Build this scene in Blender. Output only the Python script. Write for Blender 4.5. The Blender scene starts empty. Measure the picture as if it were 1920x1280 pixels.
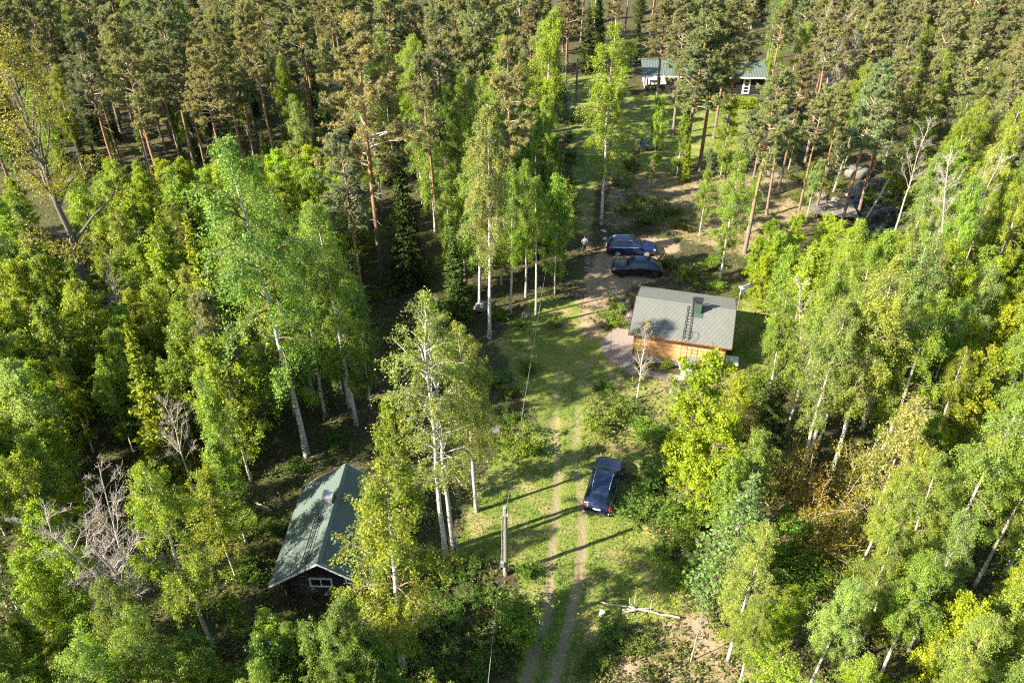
import bpy, math, random
import numpy as np
from math import radians as R, sin, cos, tan, atan, pi
from mathutils import Matrix, Vector

S = bpy.context.scene
COL = S.collection

# ---------------------------------------------------------------- camera, sky, sun, exposure
CAM_H, PITCH, FPX = 38.0, R(35.5), 1480.0          # focal length in pixels of the 1920-wide photograph
cam_d = bpy.data.cameras.new('camera'); cam = bpy.data.objects.new('camera', cam_d); COL.objects.link(cam)
cam_d.sensor_width = 36.0; cam_d.lens = 36.0 * FPX / 1920.0; cam_d.clip_start = 0.5; cam_d.clip_end = 6000.0
cam.location = (0, 0, CAM_H); cam.rotation_euler = (R(90) - PITCH, 0, 0)
S.camera = cam

SUN_EL = R(33.5); SUN_DIR = Vector((-0.916, -0.40, 0)).normalized()     # horizontal direction towards the sun
w = bpy.data.worlds.new('World'); S.world = w; w.use_nodes = True
nt = w.node_tree; nt.nodes.clear()
sky = nt.nodes.new('ShaderNodeTexSky'); sky.sky_type = 'NISHITA'; sky.sun_disc = False
sky.sun_elevation = SUN_EL; sky.sun_rotation = math.atan2(SUN_DIR.x, SUN_DIR.y)
sky.altitude = 100; sky.air_density = 1.0; sky.dust_density = 1.0; sky.ozone_density = 1.0
bg = nt.nodes.new('ShaderNodeBackground'); bg.inputs['Strength'].default_value = 0.08
wo = nt.nodes.new('ShaderNodeOutputWorld')
nt.links.new(sky.outputs[0], bg.inputs[0]); nt.links.new(bg.outputs[0], wo.inputs[0])
sd = bpy.data.lights.new('sun', 'SUN'); sd.energy = 5.0; sd.angle = R(0.53); sd.color = (1.0, 0.905, 0.745)
so = bpy.data.objects.new('sun', sd); COL.objects.link(so)
sv = Vector((SUN_DIR.x * cos(SUN_EL), SUN_DIR.y * cos(SUN_EL), sin(SUN_EL)))
so.rotation_euler = sv.to_track_quat('Z', 'Y').to_euler(); so.location = (-60, -20, 70)
S.view_settings.view_transform = 'Standard'; S.view_settings.look = 'None'
S.view_settings.exposure = 1.98; S.view_settings.gamma = 1.0; S.view_settings.use_curve_mapping = False
S.render.engine = 'CYCLES'
S.cycles.max_bounces = 6; S.cycles.diffuse_bounces = 3; S.cycles.glossy_bounces = 2; S.cycles.transmission_bounces = 3
S.cycles.transparent_max_bounces = 4; S.cycles.caustics_reflective = False; S.cycles.caustics_refractive = False
S.cycles.sample_clamp_indirect = 4.0; S.cycles.use_adaptive_sampling = True; S.cycles.adaptive_threshold = 0.02
S.cycles.use_denoising = False
S.cycles.filter_width = 1.2 if hasattr(S.cycles, 'filter_width') else 1.5

# ---------------------------------------------------------------- where things stand
def P(px, py, h=0.0):
    """world point at height h seen at photograph pixel (px, py)"""
    u = (px - 960) / FPX; v = (py - 640) / FPX
    d = (CAM_H - h) / (sin(PITCH) + v * cos(PITCH))
    return (u * d, d * (cos(PITCH) - v * sin(PITCH)), h)
def PX(x, y, z):
    dz = z - CAM_H
    d = y * cos(PITCH) - dz * sin(PITCH)
    up = y * sin(PITCH) + dz * cos(PITCH)
    return (960 + FPX * x / d, 640 - FPX * up / d)
def H_at(Y, py):
    return CAM_H - Y * tan(PITCH + atan((py - 640) / FPX))
def inside(poly, x, y):
    r = False; n = len(poly); j = n - 1
    for i in range(n):
        xi, yi = poly[i]; xj, yj = poly[j]
        if (yi > y) != (yj > y) and x < (xj - xi) * (y - yi) / (yj - yi) + xi: r = not r
        j = i
    return r

# ---------------------------------------------------------------- object helpers
def mesh_np(name, V, F, mat, smooth=False):
    V = np.ascontiguousarray(V, dtype=np.float32); F = np.ascontiguousarray(F, dtype=np.int32)
    me = bpy.data.meshes.new(name); k = F.shape[1]
    me.vertices.add(len(V)); me.vertices.foreach_set('co', V.ravel())
    me.loops.add(F.size); me.loops.foreach_set('vertex_index', F.ravel())
    me.polygons.add(len(F)); me.polygons.foreach_set('loop_start', np.arange(0, F.size, k, dtype=np.int32))
    if smooth: me.polygons.foreach_set('use_smooth', np.ones(len(F), dtype=bool))
    me.update(calc_edges=True)
    if mat: me.materials.append(mat)
    return me
def link(name, me, parent=None, loc=None, rotz=None):
    o = bpy.data.objects.new(name, me); COL.objects.link(o)
    if parent is not None: o.parent = parent
    if loc is not None: o.location = loc
    if rotz is not None: o.rotation_euler = (0, 0, rotz)
    return o
def tag(o, label=None, cat=None, group=None, kind=None):
    if label: o['label'] = label
    if cat: o['category'] = cat
    if group: o['group'] = group
    if kind: o['kind'] = kind
    return o
def thing(name, label, cat, loc, rotz=0.0, group=None):
    o = bpy.data.objects.new(name, None); COL.objects.link(o); o.empty_display_size = 0.3
    o.location = loc; o.rotation_euler = (0, 0, rotz)
    return tag(o, label, cat, group)
class MB:
    def __init__(s): s.v = []; s.f = []
    def add(s, vs, fs):
        n = len(s.v); s.v += [tuple(v) for v in vs]; s.f += [tuple(i + n for i in f) for f in fs]; return s
    def box(s, c, d, M=None, bev=0.0):
        x, y, z = d[0] / 2, d[1] / 2, d[2] / 2
        if bev:
            pts = []; b = bev
            for sx in (-1, 1):
                for sy, sz in ((-1, -1), (1, -1), (1, 1), (-1, 1)): pass
            prof = [(-y + b, -z), (y - b, -z), (y, -z + b), (y, z - b), (y - b, z), (-y + b, z), (-y, z - b), (-y, -z + b)]
            for X, k in ((-x, 1.0), (x, 1.0)):
                pts += [Vector((X, p[0] * k, p[1] * k)) for p in prof]
            fs = [tuple(range(7, -1, -1)), tuple(range(8, 16))] + [(i, (i + 1) % 8, (i + 1) % 8 + 8, i + 8) for i in range(8)]
        else:
            pts = [Vector((a, b_, c_)) for a in (-x, x) for b_ in (-y, y) for c_ in (-z, z)]
            fs = [(0, 1, 3, 2), (4, 6, 7, 5), (0, 4, 5, 1), (2, 3, 7, 6), (0, 2, 6, 4), (1, 5, 7, 3)]
        if M is not None: pts = [M @ p for p in pts]
        return s.add([p + Vector(c) for p in pts], fs)
    def tube(s, pts, rad, n=6, cap=True):
        pts = [Vector(p) for p in pts]; m = len(pts)
        if not hasattr(rad, '__len__'): rad = [rad] * m
        vs = []; ref = None
        for i, p in enumerate(pts):
            t = (pts[min(i + 1, m - 1)] - pts[max(i - 1, 0)]).normalized()
            if ref is None: ref = Vector((0, 0, 1)) if abs(t.z) < .9 else Vector((1, 0, 0))
            a = t.cross(ref).normalized(); b = t.cross(a)
            ref = b.cross(t) if False else ref
            vs += [p + (a * cos(2 * pi * k / n) + b * sin(2 * pi * k / n)) * rad[i] for k in range(n)]
        fs = [(i * n + k, i * n + (k + 1) % n, (i + 1) * n + (k + 1) % n, (i + 1) * n + k) for i in range(m - 1) for k in range(n)]
        if cap: fs += [tuple(range(n - 1, -1, -1)), tuple(range((m - 1) * n, m * n))]
        return s.add(vs, fs)
    def prism(s, poly, z0, z1):
        n = len(poly)
        vs = [(p[0], p[1], z0) for p in poly] + [(p[0], p[1], z1) for p in poly]
        return s.add(vs, [tuple(range(n - 1, -1, -1)), tuple(range(n, 2 * n))] + [(i, (i + 1) % n, (i + 1) % n + n, i + n) for i in range(n)])
    def mesh(s, name, mat=None, smooth=False):
        me = bpy.data.meshes.new(name); me.from_pydata(s.v, [], s.f); me.update()
        if mat: me.materials.append(mat)
        if smooth:
            for p in me.polygons: p.use_smooth = True
        return me
    def build(s, name, mat, parent=None, loc=None, rotz=None, smooth=False):
        return link(name, s.mesh(name, mat, smooth), parent, loc, rotz)

# ---------------------------------------------------------------- materials
class NT:
    def __init__(s, name):
        s.m = bpy.data.materials.new(name); s.m.use_nodes = True; s.t = s.m.node_tree; s.t.nodes.clear()
        s.out = s.n('ShaderNodeOutputMaterial')
    def n(s, typ, **kw):
        nd = s.t.nodes.new(typ)
        for k, v in kw.items():
            if hasattr(nd, k): setattr(nd, k, v)
            else: nd.inputs[k].default_value = v
        return nd
    def l(s, a, b): s.t.links.new(a, b)
    def mix(s, fac, a, b, blend='MIX'):
        nd = s.t.nodes.new('ShaderNodeMix'); nd.data_type = 'RGBA'; nd.blend_type = blend
        for i, v in ((0, fac), (6, a), (7, b)):
            if hasattr(v, 'is_linked') or hasattr(v, 'links'): s.l(v, nd.inputs[i])
            elif isinstance(v, (int, float)): nd.inputs[i].default_value = v
            else: nd.inputs[i].default_value = (*v, 1.0)
        return nd.outputs[2]
    def noise(s, scale, detail=3.0, vec=None, rough=0.55):
        nd = s.n('ShaderNodeTexNoise'); nd.inputs['Scale'].default_value = scale; nd.inputs['Detail'].default_value = detail
        nd.inputs['Roughness'].default_value = rough
        if vec is not None: s.l(vec, nd.inputs['Vector'])
        return nd.outputs[0]
    def ramp(s, src, a, b):
        nd = s.n('ShaderNodeMapRange'); nd.inputs[1].default_value = a; nd.inputs[2].default_value = b; s.l(src, nd.inputs[0])
        nd.interpolation_type = 'SMOOTHSTEP'
        return nd.outputs[0]
    def math(s, op, a, b=None):
        nd = s.n('ShaderNodeMath'); nd.operation = op
        for i, v in ((0, a), (1, b)):
            if v is None: continue
            if isinstance(v, (int, float)): nd.inputs[i].default_value = v
            else: s.l(v, nd.inputs[i])
        return nd.outputs[0]
    def vec(s, which='Object', scale=None):
        tc = s.n('ShaderNodeTexCoord'); o = tc.outputs[which]
        if scale:
            mp = s.n('ShaderNodeMapping'); mp.inputs['Scale'].default_value = scale; s.l(o, mp.inputs[0]); o = mp.outputs[0]
        return o
    def bsdf(s, color, rough=0.8, spec=0.3, metal=0.0, bump=None, bdist=0.02, bstr=0.5):
        b = s.n('ShaderNodeBsdfPrincipled'); b.inputs['Roughness'].default_value = rough; b.inputs['Metallic'].default_value = metal
        b.inputs['Specular IOR Level'].default_value = spec
        if isinstance(color, tuple): b.inputs['Base Color'].default_value = (*color, 1)
        else: s.l(color, b.inputs['Base Color'])
        if bump is not None:
            bp = s.n('ShaderNodeBump'); bp.inputs['Distance'].default_value = bdist; bp.inputs['Strength'].default_value = bstr
            s.l(bump, bp.inputs['Height']); s.l(bp.outputs[0], b.inputs['Normal'])
        s.l(b.outputs[0], s.out.inputs[0]); return b

def plain(name, c, rough=0.7, spec=0.3, metal=0.0, var=0.25, scale=6.0):
    k = NT(name); ns = k.noise(scale, 4, k.vec())
    lo = tuple(x * (1 - var) for x in c); hi = tuple(min(1, x * (1 + var)) for x in c)
    k.bsdf(k.mix(ns, lo, hi), rough, spec, metal, bump=ns, bdist=0.01, bstr=0.3); return k.m

def leaf(name, c1, c2, trans=0.35, c3=None, rough=0.45, spec=0.35):
    """thin leaf: colour varies leaf by leaf, times the crown's own tint (object colour); part of the light passes through"""
    k = NT(name); g = k.n('ShaderNodeNewGeometry'); oi = k.n('ShaderNodeObjectInfo')
    r = g.outputs['Random Per Island']
    col = k.mix(r, c1, c2)
    if c3: col = k.mix(k.ramp(r, .86, .95), col, c3)
    col = k.mix(1.0, col, oi.outputs['Color'], 'MULTIPLY')
    col = k.mix(k.ramp(k.noise(.75, 2, k.vec()), .35, .65), k.mix(1.0, col, (.82, .86, .95), 'MULTIPLY'), k.mix(1.0, col, (1.14, 1.07, .92), 'MULTIPLY'))
    b = k.bsdf(col, rough, spec)
    t = k.n('ShaderNodeBsdfTranslucent'); k.l(k.mix(1.0, col, (1.35, 1.4, .50), 'MULTIPLY'), t.inputs[0])
    m = k.n('ShaderNodeMixShader'); m.inputs[0].default_value = trans
    k.l(b.outputs[0], m.inputs[1]); k.l(t.outputs[0], m.inputs[2]); k.l(m.outputs[0], k.out.inputs[0])
    return k.m

M = {}
M['birch_leaf'] = leaf('birch_leaf', (.145, .220, .032), (.285, .365, .066), .46, (.38, .40, .15))
M['broad_leaf'] = leaf('broad_leaf', (.17, .25, .018), (.31, .375, .034), .44)
M['pine_needle'] = leaf('pine_needle', (.150, .170, .070), (.300, .305, .135), .36, (.31, .29, .14), .6, .25)
M['spruce_needle'] = leaf('spruce_needle', (.055, .088, .018), (.15, .18, .026), .25, (.25, .27, .03), .55, .3)
M['larch_needle'] = leaf('larch_needle', (.13, .20, .055), (.24, .32, .10), .35)
M['bud_leaf'] = leaf('bud_leaf', (.20, .185, .038), (.34, .29, .065), .42)
M['shrub_leaf'] = leaf('shrub_leaf', (.09, .15, .022), (.20, .275, .042), .4)
M['floor_leaf'] = leaf('floor_leaf', (.045, .075, .015), (.15, .18, .04), .3, (.20, .14, .06))
M['grass_blade'] = leaf('grass_blade', (.085, .135, .022), (.21, .24, .05), .3, (.34, .27, .12))

def birch_bark():
    k = NT('birch_bark'); v = k.vec('Object', (2.2, 2.2, 9.0)); a = k.noise(1.6, 5, v, .65)
    gz = k.n('ShaderNodeSeparateXYZ'); k.l(k.vec('Generated'), gz.inputs[0])
    base = k.ramp(gz.outputs[2], .10, .0)
    m = k.math('MAXIMUM', k.ramp(a, .53, .64), k.math('MULTIPLY', base, k.ramp(k.noise(5, 3, k.vec()), .35, .6)))
    c = k.mix(m, (.56, .53, .48), (.065, .055, .05)); c = k.mix(k.ramp(k.noise(.7, 2, k.vec()), .4, .8), c, k.mix(m, (.50, .45, .40), (.05, .045, .04)))
    k.bsdf(c, .7, .25, bump=a, bdist=.02); return k.m
M['birch_bark'] = birch_bark()
def pine_bark():
    k = NT('pine_bark'); gz = k.n('ShaderNodeSeparateXYZ'); k.l(k.vec('Generated'), gz.inputs[0])
    a = k.noise(4, 5, k.vec('Object', (3, 3, 1.0)), .65)
    up = k.ramp(k.math('ADD', gz.outputs[2], k.math('MULTIPLY', k.math('SUBTRACT', a, .5), .35)), .10, .42)
    lowc = k.mix(a, (.10, .075, .06), (.27, .21, .17)); hic = k.mix(a, (.20, .095, .045), (.40, .215, .105))
    k.bsdf(k.mix(up, lowc, hic), .85, .2, bump=a, bdist=.03, bstr=.8); return k.m
M['pine_bark'] = pine_bark()
M['spruce_bark'] = plain('spruce_bark', (.10, .075, .055), .9, .2, var=.4, scale=9)
M['grey_bark'] = plain('grey_bark', (.125, .11, .095), .85, .2, var=.5, scale=8)
M['dead_wood'] = plain('dead_wood', (.40, .345, .30), .85, .2, var=.3, scale=8)
M['twig'] = plain('twig', (.19, .135, .10), .85, .2, var=.3, scale=4)
M['pale_twig'] = plain('pale_twig', (.34, .30, .26), .85, .2, var=.3, scale=4)
# ---------------------------------------------------------------- terrain: one sheet, fine near, reaching the horizon
def pl(*pts): return np.array([P(*p)[:2] for p in pts])
def dist_line(X, Y, L):
    d = np.full(X.shape, 1e9)
    for a, b in zip(L[:-1], L[1:]):
        ab = b - a; t = np.clip(((X - a[0]) * ab[0] + (Y - a[1]) * ab[1]) / (ab @ ab), 0, 1)
        d = np.minimum(d, np.hypot(X - a[0] - t * ab[0], Y - a[1] - t * ab[1]))
    return d
def sd_poly(X, Y, L):
    """distance outside a closed polygon, negative inside"""
    L2 = np.vstack([L, L[:1]]); d = dist_line(X, Y, L2); ins = np.zeros(X.shape, bool)
    for (xi, yi), (xj, yj) in zip(L2[:-1], L2[1:]):
        c = ((yi > Y) != (yj > Y)) & (X < (xj - xi) * (Y - yi) / (yj - yi + 1e-12) + xi); ins ^= c
    return np.where(ins, -d, d)
def fade(d, a, b): return np.clip((b - d) / (b - a), 0, 1)

RUT_A = pl((975, 1320), (1003, 1215), (1027, 1150), (1033, 1060), (1040, 960), (1046, 880), (1038, 800), (1040, 740), (1052, 690), (1075, 640), (1090, 595))
RUT_B = pl((1030, 1320), (1055, 1210), (1078, 1120), (1092, 1030), (1092, 960), (1085, 900), (1078, 850), (1082, 800), (1085, 740), (1100, 690), (1125, 640), (1145, 590))
TRACK_UP = pl((1115, 560), (1105, 500), (1103, 440), (1098, 390), (1085, 320), (1080, 250), (1083, 190), (1090, 140))
PARK = pl((1075, 590), (1085, 520), (1105, 478), (1150, 440), (1230, 440), (1262, 462), (1250, 525), (1190, 545), (1165, 590), (1130, 640), (1090, 650))
GRAVEL = pl((1125, 640), (1160, 610), (1185, 575), (1195, 600), (1190, 690), (1280, 705), (1270, 715), (1180, 700), (1130, 665))
LAWN = pl((850, 1030), (900, 900), (940, 845), (1010, 790), (960, 700), (930, 640), (1000, 560), (1080, 560), (1180, 700), (1130, 745), (1110, 850), (1180, 900), (1190, 960), (1290, 1100), (1270, 1160), (1140, 1180), (1110, 1290), (960, 1290), (1000, 1140), (960, 1060))
LAWN2 = pl((1160, 185), (1205, 175), (1420, 182), (1400, 250), (1385, 300), (1260, 320), (1180, 330), (1120, 330), (1110, 440), (1080, 440), (1070, 300), (1060, 150), (1110, 140), (1190, 120))
LAWN3 = pl((1380, 590), (1400, 545), (1440, 540), (1480, 570), (1450, 690), (1400, 690), (1370, 720))
MEADOW = pl((1100, 850), (1100, 760), (1140, 715), (1200, 700), (1290, 720), (1420, 700), (1290, 960), (1190, 900))
HEATH = pl((1140, 330), (1250, 320), (1420, 330), (1540, 350), (1530, 420), (1400, 480), (1290, 450), (1240, 430), (1140, 420))
DUFF = pl((1130, 1290), (1160, 1180), (1270, 1170), (1330, 1100), (1450, 960), (1560, 900), (1640, 900), (1560, 1180), (1330, 1290))
POND = np.array([P(*p)[:2] for p in ((1600, 428), (1607, 395), (1590, 372), (1605, 345), (1650, 335), (1690, 350), (1682, 390), (1670, 440), (1650, 455), (1615, 450))])

def bumps(X, Y):
    z = .16 * np.sin(X * .31 + 1.3 * np.sin(Y * .17)) * np.sin(Y * .27 + .7) + .10 * np.sin(X * .83 + Y * .41) * np.sin(Y * .67 - X * .2) + .05 * np.sin(X * 2.1 + 1) * np.sin(Y * 1.9 + X)
    return z
def hgt(X, Y):
    X = np.asarray(X, float); Y = np.asarray(Y, float)
    flat = np.minimum(np.minimum(dist_line(X, Y, RUT_A), dist_line(X, Y, TRACK_UP)), np.maximum(sd_poly(X, Y, PARK), 0))
    for cx, cy, r in ((13.9, 53.0, 6), (-10.1, 30.5, 6), (28, 119, 13), (35.6, 95, 4)): flat = np.minimum(flat, np.maximum(np.hypot(X - cx, Y - cy) - r, 0))
    k = np.clip((flat - 1.5) / 6, 0, 1)
    z = bumps(X, Y) * k * 1.3
    z = z - .9 * fade(sd_poly(X, Y, POND), -1.0, .6)
    z = z - .05 * (fade(dist_line(X, Y, RUT_A), .12, .45) + fade(dist_line(X, Y, RUT_B), .12, .45))
    return z
def make_terrain():
    gx = np.concatenate([-np.geomspace(2500, 46, 22), np.arange(-45, -16, .8), np.arange(-16, 22, .3), np.arange(22, 45.5, .8), np.geomspace(46, 2500, 22)])
    gy = np.concatenate([-np.geomspace(800, 2, 12), np.arange(0, 14, 2.0), np.arange(14, 76, .35), np.arange(76, 125, .7), np.arange(125, 160, 2), np.geomspace(161, 4000, 24)])
    X, Y = np.meshgrid(gx, gy); Z = hgt(X, Y)
    n, m = X.shape; idx = np.arange(n * m).reshape(n, m)
    F = np.stack([idx[:-1, :-1], idx[:-1, 1:], idx[1:, 1:], idx[1:, :-1]], -1).reshape(-1, 4)
    k = NT('ground'); pos = k.vec('Object')
    def at(nm):
        a = k.n('ShaderNodeAttribute'); a.attribute_name = nm; return a.outputs['Fac']
    n1 = k.noise(.55, 6, pos, .62); n2 = k.noise(3.2, 6, pos, .65); n3 = k.noise(14, 4, pos, .6); n4 = k.noise(.16, 3, pos)
    floor = k.mix(k.ramp(n1, .38, .62), (.055, .043, .026), (.062, .075, .022))
    floor = k.mix(k.ramp(n2, .52, .70), floor, (.15, .115, .065)); floor = k.mix(k.ramp(n3, .55, .75), floor, (.20, .155, .09))
    grass = k.mix(k.ramp(n2, .35, .65), (.075, .13, .020), (.155, .195, .036))
    grass = k.mix(k.ramp(k.math('ADD', n1, k.math('MULTIPLY', n3, .35)), .62, .82), grass, (.27, .235, .095))
    grass = k.mix(k.ramp(n4, .45, .62), grass, k.mix(n3, (.115, .175, .025), (.20, .215, .05)))
    meadow = k.mix(k.ramp(n2, .36, .6), (.085, .12, .022), (.22, .21, .07)); meadow = k.mix(k.ramp(n1, .48, .66), meadow, (.24, .185, .095))
    heath = k.mix(k.ramp(n2, .40, .58), (.10, .105, .028), (.235, .18, .10)); heath = k.mix(k.ramp(n1, .45, .62), heath, (.30, .215, .145))
    dirt = k.mix(n2, (.22, .155, .095), (.40, .30, .195)); dirt = k.mix(k.ramp(n3, .5, .72), dirt, (.13, .09, .055))
    grav = k.mix(n3, (.15, .125, .11), (.32, .28, .25))
    nz = k.math('MULTIPLY', k.math('SUBTRACT', k.math('ADD', k.math('MULTIPLY', n2, .6), k.math('MULTIPLY', n1, .4)), .5), 1.5)
    def lay(c, nm, d):
        f = k.ramp(k.math('ADD', at(nm), nz), .38, .62); return k.mix(f, c, d)
    c = lay(floor, 'heath', heath); c = lay(c, 'meadow', meadow); c = lay(c, 'lawn', grass); c = lay(c, 'dirt', dirt); rc = k.mix(n3, (.165, .135, .075), (.30, .24, .15)); c = k.mix(k.ramp(k.math('ADD', at('rut'), k.math('MULTIPLY', nz, .8)), .30, .78), c, rc); c = lay(c, 'gravel', grav)
    hb = k.math('ADD', k.math('MULTIPLY', n2, .6), k.math('MULTIPLY', n3, .4))
    k.bsdf(c, .95, .15, bump=hb, bdist=.16, bstr=.8)
    me = mesh_np('ground', np.stack([X, Y, Z], -1).reshape(-1, 3), F, k.m, True)
    lawn = np.maximum(np.maximum(fade(sd_poly(X, Y, LAWN), -1, 1), fade(sd_poly(X, Y, LAWN2), -1, 1)), fade(sd_poly(X, Y, LAWN3), -.6, .8))
    ruts = np.minimum(dist_line(X, Y, RUT_A), dist_line(X, Y, RUT_B))
    dirt_ = fade(sd_poly(X, Y, PARK), -1.3, 1.0) * .72; rutw = fade(ruts, .14, .52) * np.interp(Y, [22, 36, 47, 56], [.85, .68, .50, .45])
    dirt_ = np.maximum(dirt_, fade(dist_line(X, Y, TRACK_UP[:4]), .3, 1.2) * .5)
    dirt_ = np.maximum(dirt_, fade(np.hypot(X - P(1245, 462)[0], Y - P(1245, 462)[1]), .8, 2.6) * .9)
    for nm, arr in (('lawn', lawn), ('dirt', dirt_), ('rut', rutw), ('gravel', fade(sd_poly(X, Y, GRAVEL), -.5, .5)), ('meadow', fade(sd_poly(X, Y, MEADOW), -1.5, 1.2)),
                    ('heath', np.maximum(fade(sd_poly(X, Y, HEATH), -1.5, 1.5), fade(sd_poly(X, Y, DUFF), -1.5, 1.5)))):
        a = me.attributes.new(nm, 'FLOAT', 'POINT'); a.data.foreach_set('value', arr.ravel().astype(np.float32))
    tag(link('ground', me), 'grassy woodland ground with a rutted dirt track', kind='structure')
make_terrain()
def gz(x, y): return float(hgt(np.array([x]), np.array([y]))[0])

# pond
k = NT('pond_water'); nz = k.noise(1.2, 3, k.vec()); k.bsdf((.006, .012, .022), .06, .5, bump=nz, bdist=.02, bstr=.15); M['water'] = k.m
pc = POND.mean(0); pp = pc + (POND - pc) * 1.12
me = bpy.data.meshes.new('pond'); me.from_pydata([(x, y, -.22) for x, y in pp], [], [tuple(range(len(pp)))]); me.materials.append(M['water'])
o = link('pond', me); tag(o, 'dark still pond among boulders and leaning birches', kind='structure')
if me.polygons[0].normal.z < 0: me.flip_normals()
# ---------------------------------------------------------------- building materials
def boards(name, c1, c2, rough=.75, spec=.3):
    k = NT(name); oi = k.n('ShaderNodeObjectInfo'); ns = k.noise(1.0, 5, k.vec('Object', (1.2, 14, 14)), .65)
    c = k.mix(ns, c1, c2); v = k.n('ShaderNodeMapRange'); v.inputs[3].default_value = .82; v.inputs[4].default_value = 1.12; k.l(oi.outputs['Random'], v.inputs[0])
    c = k.mix(1.0, c, v.outputs[0], 'MULTIPLY'); k.bsdf(c, rough, spec, bump=ns, bdist=.01); return k.m
M['orange_wood'] = boards('orange_wood', (.50, .255, .11), (.62, .345, .165))
M['orange_trim'] = boards('orange_trim', (.26, .12, .045), (.34, .17, .07))
M['black_wood'] = boards('black_wood', (.016, .014, .014), (.048, .040, .038))
M['grey_wood'] = boards('grey_wood', (.12, .105, .09), (.26, .235, .21))
M['white_paint'] = plain('white_paint', (.78, .78, .77), .5, .4, var=.06)
M['plinth'] = plain('plinth', (.45, .45, .47), .85, .2, var=.12, scale=12)
M['black_metal'] = plain('black_metal', (.022, .022, .026), .45, .5)
M['brown_metal'] = plain('brown_metal', (.085, .05, .04), .5, .5)
M['green_metal'] = plain('green_metal', (.048, .080, .064), .42, .5, var=.15, scale=2)
M['galv'] = plain('galv', (.42, .43, .45), .4, .5, metal=.6)
M['stone'] = plain('stone', (.15, .14, .13), .9, .2, var=.5, scale=3)
M['mossy'] = plain('mossy', (.15, .155, .135), .9, .2, var=.45, scale=2.5)
M['glass'] = plain('glass', (.018, .024, .03), .08, .6, var=.1)
M['orange_plastic'] = plain('orange_plastic', (.80, .16, .012), .4, .5, var=.1)
M['blue_tarp'] = plain('blue_tarp', (.020, .045, .075), .5, .4, var=.3)
def shingle_mat():
    k = NT('grey_shingle'); g = k.n('ShaderNodeNewGeometry'); n1 = k.noise(40, 3, k.vec()); n2 = k.noise(.5, 4, k.vec())
    c = k.mix(g.outputs['Random Per Island'], (.118, .124, .115), (.134, .140, .130)); c = k.mix(k.ramp(n2, .4, .75), c, (.105, .116, .096))
    c = k.mix(k.ramp(n1, .3, .8), c, k.mix(.5, c, (.19, .20, .18))); k.bsdf(c, .92, .2, bump=n1, bdist=.004); return k.m
M['shingle'] = shingle_mat()
def green_roof_mat():
    k = NT('green_roof'); n1 = k.noise(.8, 5, k.vec()); n2 = k.noise(6, 4, k.vec())
    c = k.mix(n1, (.075, .105, .090), (.108, .142, .122)); c = k.mix(k.ramp(n2, .56, .75), c, (.07, .08, .055)); k.bsdf(c, .5, .45); return k.m
M['green_roof'] = green_roof_mat()

def roof_frame(half, rise):
    """slope direction and normal of the +y slope seen from the ridge"""
    L = math.hypot(half, rise); return L, half / L, rise / L

def gable_wall(parent, name, mat, bmat, x, W, z0, ze, zr, bh, sgn, thick=.12, log=False, end=0.0):
    core = MB(); t = .10
    poly = [(-W / 2, z0), (W / 2, z0), (W / 2, ze), (0, zr), (-W / 2, ze)]
    xs = (x - t, x) if sgn > 0 else (x, x + t)
    core.add([(xs[0], p[0], p[1]) for p in poly] + [(xs[1], p[0], p[1]) for p in poly],
             [(4, 3, 2, 1, 0), (5, 6, 7, 8, 9)] + [(i, (i + 1) % 5, (i + 1) % 5 + 5, i + 5) for i in range(5)])
    wall = core.build(name, mat, parent)
    n = int((zr - z0 - .12) / bh); shared = None
    for i in range(n):
        za = z0 + (i + .5) * bh; zt = z0 + (i + 1) * bh
        wl = W + 2 * end if zt <= ze else W * (zr - zt) / (zr - ze)
        if wl < .4: break
        if zt <= ze:
            if shared is None: shared = board_mesh(wl, bh, thick, bmat, log)
            me = shared
        else: me = board_mesh(wl, bh, thick, bmat, log)
        b = link('log' if log else 'board', me, wall, (x + sgn * (thick / 2 + .002), 0, za)); b.rotation_euler = (0, 0, pi / 2)
    return wall
def board_mesh(L, bh, thick, mat, log):
    mb = MB()
    if log:
        r = bh / 2
        for xx in (-L / 2, L / 2): pass
        vs = []; n = 8
        for xx in (-L / 2, L / 2): vs += [(xx, .95 * r * cos(2 * pi * (k + .5) / n), 1.04 * r * sin(2 * pi * (k + .5) / n)) for k in range(n)]
        mb.add(vs, [tuple(range(n - 1, -1, -1)), tuple(range(n, 2 * n))] + [(k, (k + 1) % n, (k + 1) % n + n, k + n) for k in range(n)])
    else: mb.box((0, 0, 0), (L, thick, bh - .012), bev=.025)
    return mb.mesh('board', mat)
def long_wall(parent, name, mat, bmat, x0, x1, y, z0, z1, bh, sgn, thick=.05, log=False, end=0.0):
    t = .10; c = MB().box(((x0 + x1) / 2, y - sgn * t / 2, (z0 + z1) / 2), (x1 - x0 - .21, t, z1 - z0)).build(name, mat, parent)
    me = board_mesh(x1 - x0 + 2 * end, bh, thick, bmat, log); n = int((z1 - z0 + .001) / bh)
    for i in range(n): link('log' if log else 'board', me, c, ((x0 + x1) / 2, y + sgn * (thick / 2 + .002), z0 + (i + .5) * bh))
    return c
def slab_roof(parent, mat, L, half, ze, zr, th=.12, name='roof'):
    mb = MB()
    prof = [(-half, ze), (0, zr), (half, ze), (half, ze - th), (0, zr - th), (-half, ze - th)]
    vs = [(-L / 2, p[0], p[1]) for p in prof] + [(L / 2, p[0], p[1]) for p in prof]
    fs = [(i, (i + 1) % 6, (i + 1) % 6 + 6, i + 6)[::-1] for i in range(6)] + [(0, 1, 4, 5), (1, 2, 3, 4), (11, 10, 7, 6), (10, 9, 8, 7)]
    mb.add(vs, fs); return mb.build(name, mat, parent)
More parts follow.
